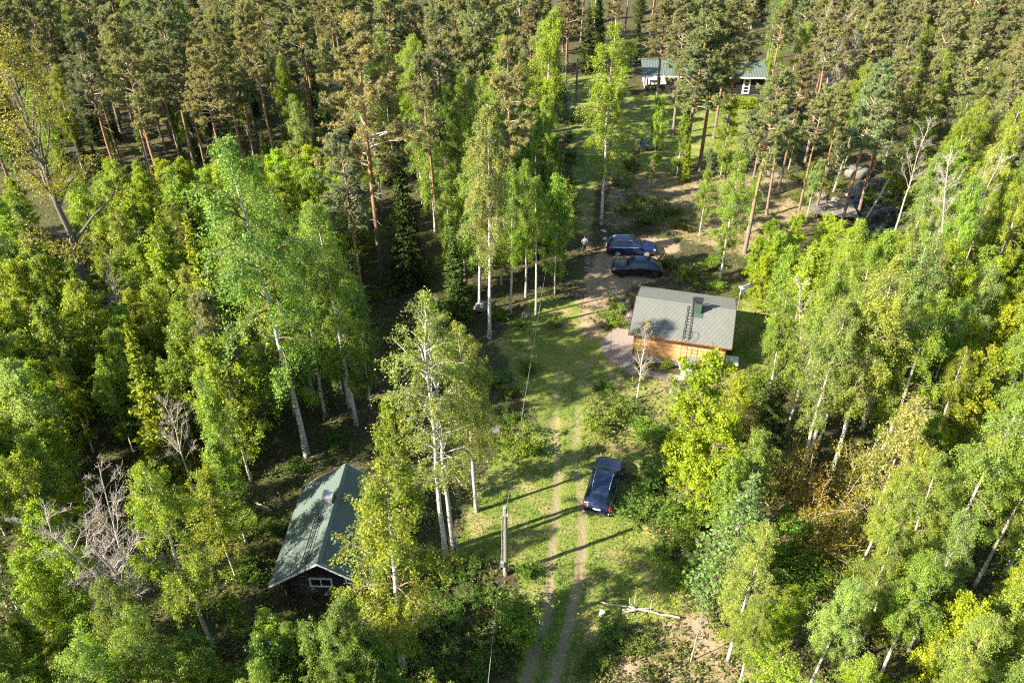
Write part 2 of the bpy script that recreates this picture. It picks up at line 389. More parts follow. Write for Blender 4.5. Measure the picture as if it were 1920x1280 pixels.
def window(parent, cx, y, cz, w, h, sgn, cols=2, rows=1, axis='x', recess=.05):
    """white framed window on a wall; axis x: on a long wall at y, axis y: on a gable wall at x = y"""
    e = bpy.data.objects.new('window', None); COL.objects.link(e); e.parent = parent
    if axis == 'x': e.location = (cx, y, cz); e.rotation_euler = (0, 0, 0 if sgn < 0 else pi)
    else: e.location = (y, cx, cz); e.rotation_euler = (0, 0, pi / 2 if sgn > 0 else -pi / 2)
    f = MB(); t = .09
    f.box((0, -.04, h / 2 - t / 2), (w, .08, t)); f.box((0, -.04, -h / 2 + t / 2), (w, .08, t))
    for sx in (-1, 1): f.box((sx * (w / 2 - t / 2), -.04, 0), (t, .078, h - 2 * t))
    for i in range(1, cols): f.box((-w / 2 + w * i / cols, -.038, 0), (.05, .07, h - 2 * t))
    for i in range(1, rows): f.box((0, -.036, -h / 2 + h * i / rows), (w - 2 * t, .066, .045))
    f.build('frame', M['white_paint'], e)
    me = MB().box((0, 0, 0), (w / cols - .06, .02, h / rows - .06)).mesh('pane', M['glass'])
    for i in range(cols):
        for j in range(rows): link('pane', me, e, (-w / 2 + w * (i + .5) / cols, -.018, -h / 2 + h * (j + .5) / rows))
    return e
def ladder(parent, name, a, b, side, width, mat, step=.3, rr=.022, rr2=.016):
    """two rails from a to b, every rung a part of its own"""
    a, b, side = Vector(a), Vector(b), Vector(side).normalized()
    mb = MB()
    for s in (-1, 1): mb.tube([a + side * s * width / 2, b + side * s * width / 2], rr, 5)
    o = mb.build(name, mat, parent); n = int((b - a).length / step)
    me = MB().tube([side * (-width / 2), side * (width / 2)], rr2, 5).mesh('rung', mat)
    for i in range(n): link('rung', me, o, a.lerp(b, (i + .5) / n))
    return o

# ---------------------------------------------------------------- the orange cottage
def cottage():
    t = thing('cottage', 'orange log cottage with grey shingle roof, black roof ladder and green chimney', 'cottage', (13.85, 53.05, 0), R(-15.0))
    L, W, hf, zr, ze = 6.9, 6.3, 3.65, 3.85, 2.72; Lr = 7.85; slope = (zr - ze) / hf
    MB().box((0, 0, .2), (L + .04, W + .04, .46)).build('plinth', M['plinth'], t)
    weave = ze + (hf - W / 2) * slope - .14
    for s, nm in ((-1, 'wall'), (1, 'wall')): long_wall(t, nm, M['orange_wood'], M['orange_wood'], -L / 2, L / 2, s * W / 2, .44, weave - .02, .17, s, end=.0)
    for s in (-1, 1): gable_wall(t, 'wall', M['orange_wood'], M['orange_wood'], s * L / 2, W, .44, weave, weave + slope * W / 2 - .01, .17, s, .05)
    cb = MB().box((0, 0, 0), (.13, .13, weave - .42)).mesh('corner_board', M['orange_trim'])
    for sx in (-1, 1):
        for sy in (-1, 1): link('corner_board', cb, t, (sx * (L / 2 + .03), sy * (W / 2 + .03), .43 + (weave - .42) / 2))
    roof = slab_roof(t, M['orange_trim'], Lr, hf, ze, zr, .10)
    ls, cs, sn = roof_frame(hf, zr - ze)
    for s in (-1, 1):           # hexagonal felt tabs in overlapping rows: real plates, too small to pick apart one by one
        mb = MB(); ex = .30; tw = .335; rows = int(ls / ex) + 1
        for r in range(rows):
            d1 = ls + .03 - r * ex; d0 = max(d1 - ex * 1.35, 0.0)
            for c in range(int(Lr / tw) + 2):
                xc = -Lr / 2 + (c + (.5 if r % 2 else 0)) * tw; xa, xb = max(xc - tw / 2 + .006, -Lr / 2), min(xc + tw / 2 - .006, Lr / 2)
                if xb - xa < .04: continue
                dm = d1 - ex * .42; q = tw * .24
                pts = [(xa, d0), (xb, d0), (xb, dm), (min(xb, xc + q * .5), d1), (max(xa, xc - q * .5), d1), (xa, dm)]
                up = lambda d: .012 + .020 * (d - d0) / (ex * 1.35)
                vs = [(x, s * (d * cs - up(d) * -sn * 0), zr - d * sn + up(d)) for x, d in pts]
                vs += [(x, s * d * cs, zr - d * sn + up(d) - .014) for x, d in pts]
                fs = [(0, 1, 2, 3, 4, 5) if s < 0 else (5, 4, 3, 2, 1, 0)]
                fs += [(i, i + 6, (i + 1) % 6 + 6, (i + 1) % 6) for i in (2, 3, 4)]
                mb.add(vs, fs)
        tag(mb.build('shingles', M['shingle'], roof), kind='stuff')
    rc = MB()
    for s in (-1, 1):
        a = [(-Lr / 2 - .01, 0, zr + .055), (Lr / 2 + .01, 0, zr + .055), (Lr / 2 + .01, s * .16, zr + .055 - .16 * slope), (-Lr / 2 - .01, s * .16, zr + .055 - .16 * slope)]
        rc.add(a, [(0, 1, 2, 3)])
    rc.build('ridge_cap', M['shingle'], roof)
    for sx in (-1, 1):
        for s in (-1, 1):
            vs = [(sx * (Lr / 2 + .005), 0, zr + .05), (sx * (Lr / 2 + .005), s * (hf + .02), ze + .04), (sx * (Lr / 2 + .005), s * (hf + .02), ze - .16), (sx * (Lr / 2 + .005), 0, zr - .16)]
            vs += [(v[0] + sx * .03, v[1], v[2]) for v in vs]
            MB().add(vs, [(0, 1, 2, 3), (7, 6, 5, 4), (0, 4, 5, 1), (2, 6, 7, 3), (1, 5, 6, 2)]).build('verge_board', M['brown_metal'], roof)
    for s in (-1, 1): MB().box((0, s * (hf + .055), ze - .06), (Lr, .10, .09), bev=.02).build('gutter', M['brown_metal'], roof)
    dp = MB().tube([(L / 2 + .25, -hf + .02, ze - .1), (L / 2 + .12, -W / 2 - .12, ze - .45), (L / 2 + .12, -W / 2 - .12, .25)], .045, 6).build('downpipe', M['brown_metal'], t)
    # chimney, vent
    cx, cy = 1.0, -.62; zc = zr - abs(cy) * slope
    ch = MB().box((cx, cy, zc + .36), (.58, .52, 1.0)).build('chimney', M['green_metal'], t)
    MB().box((cx, cy, zc + .98), (.50, .46, .26)).build('flue', M['black_metal'], ch)
    MB().box((cx, cy, zc + 1.14), (.68, .62, .05)).build('cap', M['black_metal'], ch)
    fl = MB(); fl.add([(cx - .45, cy - .62, zc - .62 * slope + .07), (cx + .45, cy - .62, zc - .62 * slope + .07), (cx + .45, cy + .45, zc + .45 * slope + .08), (cx - .45, cy + .45, zc + .45 * slope + .08)], [(0, 1, 2, 3)])
    fl.build('flashing', M['green_metal'], ch)
    vp = MB().tube([(.62, -.12, zr - .1), (.62, -.12, zr + .52)], .075, 8).build('vent_pipe', M['black_metal'], t)
    MB().tube([(.62, -.12, zr + .50), (.62, -.12, zr + .56), (.62, -.12, zr + .74), (.62, -.12, zr + .78)], [.08, .14, .14, .05], 8).build('vent_cowl', M['black_metal'], vp)
    # roof ladder, hoops, wall ladder
    lx = .44; o = .14
    ladder(t, 'roof_ladder', (lx, -.25, zr - .25 * slope + o), (lx, -hf + .15, ze + .15 * slope + o), (1, 0, 0), .42, M['black_metal'], .30, .028, .02)
    hp = MB()
    for s in (-1, 1):
        x = lx + s * .24
        hp.tube([(x, -hf + .9, ze + .9 * slope + .1)] + [(x, -hf + .38 - .55 * sin(a) * .6, ze + .42 + .36 * (1 - cos(a)) - .0) for a in np.linspace(.1, 2.6, 7)][:0] +
                [(x, -hf + .75, ze + .62), (x, -hf + .5, ze + .85), (x, -hf + .15, ze + .88), (x, -hf - .12, ze + .70), (x, -hf - .20, ze + .3), (x, -hf - .20, ze - .3)], .022, 5)
    hp.build('handrail_hoops', M['black_metal'], t)
    wl = ladder(t, 'wall_ladder', (lx, -hf - .20, ze - .15), (lx, -hf - .20, .7), (1, 0, 0), .46, M['brown_metal'], .3, .02, .015)
    br = MB()
    for z in (.95, 2.2):
        for s in (-1, 1): br.tube([(lx + s * .23, -hf - .2, z), (lx + s * .23, -W / 2 - .05, z)], .014, 4)
    br.build('bracket', M['brown_metal'], t)
    # small pale canopy and step at the right-hand gable, door behind it
    d = MB().box((L / 2 + .09, -.6, 1.45), (.06, .95, 2.0)).build('door', M['orange_trim'], t); MB().tube([(L / 2 + .12, -.95, 1.45), (L / 2 + .20, -.95, 1.45), (L / 2 + .20, -.82, 1.45)], .012, 4).build('handle', M['galv'], d)
    lan = MB().box((L / 2 + .75, -2.2, .62), (1.0, 1.1, .10)).build('landing', M['white_paint'], t)
    lg = MB().box((0, 0, 0), (.1, .1, .62)).mesh('post', M['grey_wood'])
    for sx, sy in ((.35, -2.65), (.35, -1.75), (1.15, -2.65), (1.15, -1.75)): link('post', lg, lan, (L / 2 + sx, sy, .27))
    window(t, 1.2, L / 2 + .06, 1.75, 1.0, .9, 1, axis='y'); window(t, -1.3, W / 2 + .06, 1.75, 1.2, .9, 1)
    # mast aerial on the right-hand gable end
    return t
cot = cottage()
def local(t, x, y, z=0): return t.matrix_basis @ Vector((x, y, z))

def tv_aerial():
    b = local(cot, 4.02, .1, 2.6); t = thing('tv_aerial', 'white grid television aerial on a thin mast at the cottage gable', 'aerial', b)
    MB().tube([(0, 0, 0), (0, 0, 3.35)], .025, 6).build('mast', M['galv'], t)
    f = MB(); 
    for z in np.linspace(2.75, 3.45, 8): f.tube([(-.05, -.06, z), (.62, .28, z + .12)], .022, 4)
    for s in (0, .5, 1): f.tube([(-.05 + .67 * s, -.06 + .34 * s, 2.72 + .12 * s), (-.05 + .67 * s, -.06 + .34 * s, 3.48 + .12 * s)], .025, 4)
    f.build('reflector_grid', M['white_paint'], t)
    a = MB(); a.tube([(.25, .1, 3.12), (.02, .55, 3.12)], .03, 4)
    for k in range(4): a.tube([(.25 - .07 * k - .16, .1 + .13 * k - .08, 3.12), (.25 - .07 * k + .16, .1 + .13 * k + .08, 3.12)], .02, 4)
    a.build('dipole_bars', M['white_paint'], t)
tv_aerial()

def lean_shed():
    b = local(cot, 1.0, -4.35); t = thing('storage_shed', 'small white shed with mossy grey felt roof below the ladder wall', 'shed', (b.x, b.y, 0), R(-15))
    wall = MB().box((0, 0, .72), (1.3, 1.25, 1.44)).build('wall', M['white_paint'], t)
    r = MB(); r.add([(-.85, -.8, 1.50), (.85, -.8, 1.50), (.85, .8, 1.72), (-.85, .8, 1.72), (-.85, -.8, 1.44), (.85, -.8, 1.44), (.85, .8, 1.66), (-.85, .8, 1.66)],
                    [(0, 1, 2, 3), (7, 6, 5, 4), (0, 4, 5, 1), (1, 5, 6, 2), (2, 6, 7, 3), (3, 7, 4, 0)])
    ro = r.build('roof', M['mossy'], t)
    fa = MB().box((0, -.82, 1.42), (1.74, .03, .15)); fa.box((-.87, 0, 1.53), (.03, 1.6, .14), Matrix.Rotation(R(7.8), 3, 'X')); fa.build('fascia', M['white_paint'], ro)
    MB().box((.05, -.64, .68), (.62, .03, 1.2)).build('door', M['grey_wood'], t)
    t.scale = (.82, .85, .80)
lean_shed()

def ribbed(parent, L, half, ze, zr, pitch, mat):
    """profiled sheet roof: both slopes, raised ribs running down the slope"""
    mb = MB(); n = int(L / pitch); xs = []; hs = []
    for i in range(n):
        x = -L / 2 + L * i / n; p = L / n
        xs += [x, x + p * .55, x + p * .65, x + p * .9]; hs += [0, 0, .035, .035]
    xs.append(L / 2); hs.append(0)
    for s in (-1, 1):
        vs = []
        for x, h in zip(xs, hs): vs += [(x, 0, zr + h), (x, s * half, ze + h)]
        mb.add(vs, [((2 * i, 2 * i + 1, 2 * i + 3, 2 * i + 2) if s < 0 else (2 * i + 2, 2 * i + 3, 2 * i + 1, 2 * i)) for i in range(len(xs) - 1)])
    tag(mb.build('roof_sheet', mat, parent))
    rc = MB()
    for s in (-1, 1): rc.add([(-L / 2, 0, zr + .075), (L / 2, 0, zr + .075), (L / 2, s * .2, zr + .07 - .2 * (zr - ze) / half), (-L / 2, s * .2, zr + .07 - .2 * (zr - ze) / half)], [(0, 1, 2, 3)])
    rc.build('ridge_cap', mat, parent)

# ---------------------------------------------------------------- dark log cabin with the green roof, its gable towards the camera
def cabin():
    t = thing('log_cabin', 'black log cabin with ribbed green metal roof and white gable window', 'cabin', (-10.1, 30.6, 0), R(88.0))
    # local x runs along the ridge away from the camera, local -x gable faces the camera; local +y is to the left
    L, W, ze, zr, hf, Lr = 5.4, 4.7, 2.45, 4.5, 2.95, 7.4; k = (zr - ze) / hf
    we = ze + (hf - W / 2) * k - .12
    MB().box((.35, 0, .12), (L, W, .28)).build('plinth', M['stone'], t)
    e = bpy.data.objects.new('log_walls', None); COL.objects.link(e); e.parent = t; e.location = (.35, 0, 0)
    for s in (-1, 1): long_wall(e, 'wall', M['black_wood'], M['black_wood'], -L / 2, L / 2, s * W / 2, .25, we, .22, s, .2, True, .28)
    roof = slab_roof(t, M['black_wood'], Lr - .04, hf - .02, ze - .01, zr - .01, .10)
    ribbed(roof, Lr, hf, ze + .015, zr + .015, .185, M['green_roof'])
    for s in (-1, 1): gable_wall(e, 'wall', M['black_wood'], M['black_wood'], s * L / 2, W, .25, we, we + k * W / 2 - .02, .22, s, .2, True, .28)
    for sx in (-1, 1):
        for s in (-1, 1):
            vs = [(sx * Lr / 2, 0, zr + .03), (sx * Lr / 2, s * hf, ze + .03), (sx * Lr / 2, s * hf, ze - .09), (sx * Lr / 2, 0, zr - .09)]
            vs += [(v[0] + sx * .03, v[1], v[2]) for v in vs]; MB().add(vs, [(0, 1, 2, 3), (7, 6, 5, 4), (0, 4, 5, 1), (2, 6, 7, 3), (1, 5, 6, 2)]).build('verge_board', M['white_paint'], roof)
    window(t, .45, -L / 2 + .35 - .21, 1.55, 1.3, .75, -1, 2, 1, axis='y')
    window(t, -1.45, -L / 2 + .35 - .21, 1.85, 1.0, .65, -1, 2, 1, axis='y')
    # open porch posts under the front overhang
    pm = MB().tube([(0, 0, 0), (0, 0, 2.5)], .085, 7).mesh('porch_post', M['black_wood'])
    for y in (-2.2, 2.2): link('porch_post', pm, t, (-Lr / 2 + .4, y, .05))
    cx, cy = .75, .35; ch = MB().box((cx, cy, zr + .05), (.58, .5, .85)).build('chimney', M['galv'], t)
    MB().box((cx, cy, zr + .51), (.68, .6, .06)).build('cap', M['galv'], ch)
    fl = MB(); fl.add([(cx - .6, .1, zr - .1 * k + .09), (cx + .6, .1, zr - .1 * k + .09), (cx + .6, 1.1, zr - 1.1 * k + .09), (cx - .6, 1.1, zr - 1.1 * k + .09)], [(3, 2, 1, 0)]); fl.build('flashing', M['green_roof'], ch)
    yl = .85; zl = zr - yl * k + .18
    ladder(t, 'roof_walkway', (cx - .4, yl, zl), (-Lr / 2 + .25, yl, zl), (0, .8, -.6), .40, M['black_metal'], .33, .028, .02)
    ladder(t, 'gable_ladder', (-Lr / 2 - .12, yl, 3.75), (-Lr / 2 - .12, yl, .3), (0, 1, 0), .42, M['black_metal'], .3, .022, .016)
    hp = MB()
    for s in (-1, 1):
        y = yl + s * .23
        hp.tube([(-Lr / 2 - .12, y, 3.2), (-Lr / 2 - .14, y, 4.2), (-Lr / 2 + .02, y, 4.72), (-Lr / 2 + .35, y, 4.82), (-Lr / 2 + .62, y, 4.55), (-Lr / 2 + .75, y, zl)], .022, 5)
    hp.build('handrail_hoops', M['black_metal'], t)
    return t
cab = cabin()

# ---------------------------------------------------------------- long log house beyond the lawn
def far_house():
    t = thing('log_house', 'long black log house with green roof and white paned door behind the lawn', 'house', (28.3, 119.6, 0), R(-3.0))
    L, W, ze, zr, hf, Lr = 16.6, 6.6, 2.75, 3.95, 4.2, 18.2; k = (zr - ze) / hf; we = ze + (hf - W / 2) * k - .12
    MB().box((0, 0, .1), (L, W, .3)).build('plinth', M['plinth'], t)
    xs = -L / 2 + 3.6
    for s in (-1, 1): long_wall(t, 'wall', M['black_wood'], M['black_wood'], xs, L / 2, s * W / 2, .25, we, .235, s, .2, True, .25)
    gable_wall(t, 'wall', M['black_wood'], M['black_wood'], L / 2, W, .25, we, we + k * W / 2 - .02, .235, 1, .2, True, .25)
    gable_wall(t, 'wall', M['black_wood'], M['black_wood'], xs, W, .25, we, we + k * W / 2 - .02, .235, -1, .2, True, .25)
    # veranda at the left end: low log parapet, posts
    long_wall(t, 'parapet', M['black_wood'], M['black_wood'], -L / 2, xs - .4, -W / 2, .25, 1.2, .235, -1, .2, True, .2)
    pm = MB().box((0, 0, 0), (.16, .16, 2.5)).mesh('veranda_post', M['black_wood'])
    for x, y in ((-L / 2 + .1, -W / 2), (-L / 2 + .1, W / 2), (-L / 2 + 1.9, -W / 2), (-L / 2 + .1, 0)): link('veranda_post', pm, t, (x, y, 1.5))
    roof = slab_roof(t, M['black_wood'], Lr - .05, hf - .02, ze - .01, zr - .01, .12)
    ribbed(roof, Lr, hf, ze + .015, zr + .015, .40, M['green_roof'])
    for s in (-1, 1): MB().box((0, s * (hf + .02), ze - .07), (Lr, .04, .2)).build('fascia', M['white_paint'], roof)
    ch = MB().box((4.6, -1.4, zr + .15), (.8, .7, 1.5)).build('chimney', M['black_metal'], t); MB().box((4.6, -1.4, zr + .93), (.95, .85, .08)).build('cap', M['black_metal'], ch)
    d = MB().box((6.2, -W / 2 - .24, 1.25), (1.05, .06, 2.15)).build('door', M['white_paint'], t)
    pn = MB().box((0, 0, 0), (.62, .03, .36)).mesh('pane', M['glass'])
    for i in range(4): link('pane', pn, d, (6.2, -W / 2 - .27, .55 + i * .48))
    window(t, -2.6, -W / 2 - .22, 1.75, 2.2, .8, -1, 3, 1); window(t, 1.6, -W / 2 - .22, 1.75, 1.4, .8, -1, 2, 1)
    tb = thing('veranda_table', 'dark table standing on the veranda of the long log house', 'table', local(t, -L / 2 + 1.5, -.9, .25), R(-3))
    MB().box((0, 0, .74), (1.5, .8, .06)).build('tabletop', M['black_wood'], tb)
    lm = MB().box((0, 0, .355), (.08, .08, .71)).mesh('leg', M['black_wood'])
    for sx in (-.65, .65):
        for sy in (-.32, .32): link('leg', lm, tb, (sx, sy, 0))
    return t
far = far_house()

# ---------------------------------------------------------------- plank shed, leaning planks
def plank_shed():
    x, y, _ = P(1492, 283); t = thing('plank_shed', 'grey plank shed with mossy sloping roof half hidden by pines', 'shed', (x, y + 1.5, 0), R(-14))
    c = MB().box((0, 0, 1.05), (3.1, 2.6, 2.1)).build('wall', M['grey_wood'], t)
    me = MB().box((0, 0, 0), (3.2, .04, .13)).mesh('plank', M['grey_wood'])
    for i in range(12): link('plank', me, c, (0, -1.325, .15 + i * .165))
    me = MB().box((0, 0, 0), (.04, 2.6, .13)).mesh('plank', M['grey_wood'])
    for i in range(12): link('plank', me, c, (-1.575, 0, .15 + i * .165))
    r = MB(); r.add([(-2, -1.8, 2.12), (2, -1.8, 2.12), (2, 1.7, 2.75), (-2, 1.7, 2.75), (-2, -1.8, 2.0), (2, -1.8, 2.0), (2, 1.7, 2.63), (-2, 1.7, 2.63)],
                    [(0, 1, 2, 3), (7, 6, 5, 4), (0, 4, 5, 1), (1, 5, 6, 2), (2, 6, 7, 3), (3, 7, 4, 0)]); r.build('roof', M['mossy'], t)
    rnd = random.Random(4)
    for i in range(9):
        b = local(t, -2.5 + i * .21, -2.35 - rnd.uniform(0, .35)); ln = rnd.uniform(2.2, 2.9)
        o = MB().box((0, 0, ln / 2), (.13, .03, ln)).build('leaning_plank', M['grey_wood'], None, (b.x, b.y, .03))
        o.rotation_euler = (R(-19 - rnd.uniform(0, 6)), R(rnd.uniform(-9, 9)), R(-14))
        tag(o, ('outermost', 'second outermost', 'third outermost', 'fourth outermost', 'middle', 'fourth innermost', 'third innermost', 'second innermost', 'innermost')[i] + ' weathered plank leaning at the corner of the plank shed', 'plank', 'planks leaning on the plank shed')
plank_shed()

def barrow():
    x, y, _ = P(1438, 291); t = thing('wheelbarrow', 'bright orange wheelbarrow standing on the grass by the plank shed', 'wheelbarrow', (x, y, 0), R(-20))
    b = MB(); b.add([(-.35, -.28, .35), (.45, -.22, .32), (.45, .22, .32), (-.35, .28, .35), (-.55, -.42, .72), (.72, -.36, .66), (.72, .36, .66), (-.55, .42, .72)],
                    [(0, 3, 2, 1), (0, 1, 5, 4), (1, 2, 6, 5), (2, 3, 7, 6), (3, 0, 4, 7)]); b.build('tub', M['orange_plastic'], t)
    MB().tube([(.95, -.06, .2), (.95, .06, .2)], .2, 12).build('wheel', M['black_metal'], t)
    h = MB()
    for s in (-1, 1): h.tube([(.95, s * .08, .2), (.2, s * .25, .31), (-1.05, s * .32, .62)], .022, 5); h.tube([(-.25, s * .27, .4), (-.4, s * .3, .0)], .02, 5)
    h.build('handles', M['orange_plastic'], t)
    x, y, _ = P(1456, 246); t2 = thing('garden_chair', 'small orange red garden chair behind the plank shed', 'chair', (x, y, 0), R(30))
    MB().box((0, 0, .43), (.5, .48, .05)).build('seat', M['orange_plastic'], t2); MB().box((0, .25, .75), (.5, .05, .55), Matrix.Rotation(R(-12), 3, 'X')).build('backrest', M['orange_plastic'], t2)
    lm = MB().box((0, 0, .2), (.05, .05, .41)).mesh('leg', M['orange_plastic'])
    for sx in (-.21, .21):
        for sy in (-.2, .2): link('leg', lm, t2, (sx, sy, 0))
barrow()

def woodpile():
    x, y, _ = P(1216, 279); t = thing('tarped_woodpile', 'woodpile under a dark blue tarpaulin at the lawn edge', 'woodpile', (x, y, 0), R(5))
    me = MB().tube([(0, -.42, 0), (0, .42, 0)], .1, 7).mesh('log', M['grey_wood'])
    rnd = random.Random(2)
    for r in range(6):
        for c in range(8): link('log', me, t, (-.75 + c * .205 + (.1 if r % 2 else 0), rnd.uniform(-.05, .05), .1 + r * .178))
    s = MB(); s.add([(-1.0, -.62, .35), (-1.0, -.55, 1.16), (-1.0, 0, 1.36), (-1.0, .55, 1.16), (-1.0, .62, .35), (1.05, -.62, .35), (1.05, -.55, 1.16), (1.05, 0, 1.36), (1.05, .55, 1.16), (1.05, .62, .35)],
                    [(i, i + 1, i + 6, i + 5) for i in range(4)] + [(0, 1, 2, 3, 4), (9, 8, 7, 6, 5)]); s.build('tarpaulin', M['blue_tarp'], t)
woodpile()

def jetty():
    x, y, _ = P(1562, 398); t = thing('jetty', 'weathered grey plank jetty at the edge of the dark pond', 'jetty', (x, y, .42), R(-8))
    fr = MB()
    for yy in (-1.5, 0, 1.5): fr.box((0, yy, -.09), (4.6, .12, .14))
    fr.build('beam', M['grey_wood'], t)
    me = MB().box((0, 0, 0), (.36, 3.7, .045)).mesh('plank', M['grey_wood']); rnd = random.Random(5)
    for i in range(12): link('plank', me, t, (-2.2 + i * .385, rnd.uniform(-.05, .05), rnd.uniform(0, .012)))
    pm = MB().tube([(0, 0, -1.3), (0, 0, 0)], .08, 6).mesh('post', M['grey_wood'])
    for sx in (-2.1, 2.1):
        for sy in (-1.4, 1.4): link('post', pm, t, (sx, sy, -.05))
jetty()

def boulder(px, py, r, seed, label, mat='stone', flat=.6, group=None):
    rng = np.random.default_rng(seed); import bmesh
    bm = bmesh.new(); bmesh.ops.create_icosphere(bm, subdivisions=3, radius=1)
    ax = rng.normal(size=(9, 3)); ax /= np.linalg.norm(ax, axis=1)[:, None]; cut = rng.uniform(.55, .95, 9)
    for v in bm.verts:
        p = np.array(v.co)
        for a, c in zip(ax, cut):
            d = p @ a
            if d > c: p = p - a * (d - c)
        v.co = Vector((p[0] * r, p[1] * r * .8, p[2] * r * flat))
    me = bpy.data.meshes.new('boulder'); bm.to_mesh(me); bm.free(); me.materials.append(M[mat])
    x, y, _ = P(px, py); o = link('boulder', me, None, (x, y, gz(x, y) + r * flat * .35), rng.uniform(0, 6)); tag(o, label, 'boulder', group)
boulder(1168, 577, .75, 1, 'pale grey boulder beside the left end of the cottage')
boulder(1158, 590, .5, 2, 'smaller grey boulder in front of the one by the cottage end')
boulder(1176, 566, .45, 21, 'flat grey boulder behind the boulders at the cottage end', flat=.4)
boulder(1267, 738, .62, 3, 'dark grey boulder in the grass below the white shed')
boulder(1606, 328, 1.5, 4, 'big dark angular boulder on the far bank of the pond', 'mossy')
boulder(1592, 362, .8, 5, 'pale flat boulder at the pond edge under the pines', flat=.45)
boulder(1569, 379, .9, 6, 'brownish boulder right behind the plank jetty', 'mossy', .5)
boulder(1450, 330, .8, 7, 'grey boulder at the foot of the slim pines', flat=.5)
boulder(1540, 370, .6, 22, 'grey boulder between the jetty and the pine trunks')
boulder(1132, 434, .35, 8, 'whitish stone on the shaded verge, farther from the blue car', 'plinth', .5)
boulder(1134, 448, .25, 9, 'small whitish stone on the shaded verge, nearer the blue car', 'plinth', .5)
boulder(935, 805, .55, 10, 'brown grey boulder beside the bright green bush', flat=.5)
boulder(905, 583, .9, 23, 'grey boulder under the birch clump by the track', flat=.6)
boulder(985, 592, .5, 24, 'low grey stone at the foot of the thin birches by the track', flat=.5)

# ---------------------------------------------------------------- power line
def pole(px, py, h, label, lean=0.0, conduit=True):
    x, y, _ = P(px, py); t = thing('utility_pole', label, 'utility pole', (x, y, gz(x, y) - .02))
    MB().tube([(0, 0, 0), (0, 0, h * .5), (0, 0, h)], [.15, .135, .115], 9).build('shaft', M['grey_wood'], t)
    MB().tube([(0, 0, h - .02), (0, 0, h + .05)], [.13, .09], 8).build('cap', M['galv'], t)
    MB().box((.02, -.14, h - .55), (.34, .05, .07)).build('bracket', M['galv'], t)
    i = MB().tube([(.13, -.16, h - .55), (.13, -.16, h - .36)], .035, 6).build('insulator', M['white_paint'], t)
    if conduit:
        MB().tube([(-.2, -.1, .9), (-.2, -.1, h * .78), (-.12, -.08, h * .9)], .028, 6).build('conduit', M['galv'], t)
        b = MB().box((-.2, -.16, 1.15), (.24, .16, .36)).build('meter_box', M['galv'], t)
        MB().tube([(-.08, -.17, 1.0), (-.05, -.2, .5), (-.02, -.16, .45), (.0, -.16, 1.2)], .014, 4).build('cable', M['white_paint'], t)
    return Vector((x + .02, y - .14, h - .5))
p1 = pole(948, 1076, 5.75, 'grey wooden utility pole with meter box beside the track')
p2 = pole(1080, 183, 5.6, 'distant grey utility pole beside the grass path', conduit=False)
def wire(a, b, sag, label):
    pts = [a.lerp(b, i / 24) - Vector((0, 0, sag * 4 * (i / 24) * (1 - i / 24))) for i in range(25)]
    k = NT('wire'); w_ = k.n('ShaderNodeTexWave'); w_.inputs['Scale'].default_value = .5; k.l(k.vec(), w_.inputs[0])
    o = MB().tube(pts, .012, 5).build('power_cable', k.m if False else M['wire'], None); tag(o, label, 'cable')
M['wire'] = plain('wire', (.25, .24, .23), .5, .4, var=.7, scale=1.6)
wire(p1, p2, 1.0, 'thin power cable running up the clearing to the distant pole')
wire(p1, Vector((-3.6, -14, 5.6)), .6, 'power cable from the near pole down across the bottom edge')
def off_pole():
    t = thing('utility_pole', 'utility pole carrying the cable beyond the bottom edge', 'utility pole', (-3.6, -13.9, gz(-3.6, -13.9)))
    MB().tube([(0, 0, 0), (0, 0, 5.9)], [.15, .115], 9).build('shaft', M['grey_wood'], t)
off_pole()

# ---------------------------------------------------------------- fallen trunks, white box
def fallen(a, b, r0, r1, label, seed, stubs=3):
    A = Vector(P(*a)); B = Vector(P(*b)); A.z = gz(A.x, A.y) + .25; B.z = gz(B.x, B.y) + .25; rnd = random.Random(seed)
    t = thing('fallen_trunk', label, 'fallen trunk', (A + B) / 2 * 1.0); c = (A + B) / 2
    mb = MB(); pts = [A.lerp(B, i / 8) - c + Vector((rnd.uniform(-.03, .03), rnd.uniform(-.05, .05), .1 * sin(i * pi / 8))) for i in range(9)]
    mb.tube(pts, [r0 + (r1 - r0) * i / 8 for i in range(9)], 7); mb.build('trunk', M['dead_wood'], t)
    for i in range(stubs):
        p = pts[rnd.randint(2, 6)]; d = Vector((rnd.uniform(-.5, .5), rnd.uniform(-1, 1), rnd.uniform(.1, .7)))
        MB().tube([p, p + d * .5, p + d * .9 + Vector((.1, 0, -.1))], [.025, .018, .01], 4).build('branch', M['dead_wood'], t)
fallen((1127, 1134), (1273, 1168), .03, .055, 'long pale fallen trunk lying across the grass', 1, 4)
fallen((1166, 1151), (1203, 1152), .07, .06, 'short pale cut log lying against the long fallen trunk', 2, 1)
fallen((480, 947), (510, 962), .05, .04, 'thin fallen pole on the shaded forest floor behind the cabin', 3, 1)
fallen((1215, 1148), (1165, 1156), .04, .03, 'thin broken branch lying beside the long fallen trunk', 4, 3)
x, y, _ = P(1128, 1153)
t = thing('plastic_bucket', 'small white plastic bucket in the dark grass beside the fallen trunk', 'bucket', (x, y, gz(x, y)))
MB().tube([(0, 0, 0), (0, 0, .30), (0, 0, .33)], [.12, .15, .16], 12).build('pail', M['white_paint'], t)
MB().tube([(-.15, 0, .3), (-.1, -.1, .22), (.1, -.1, .22), (.15, 0, .3)], .008, 4).build('handle', M['galv'], t)
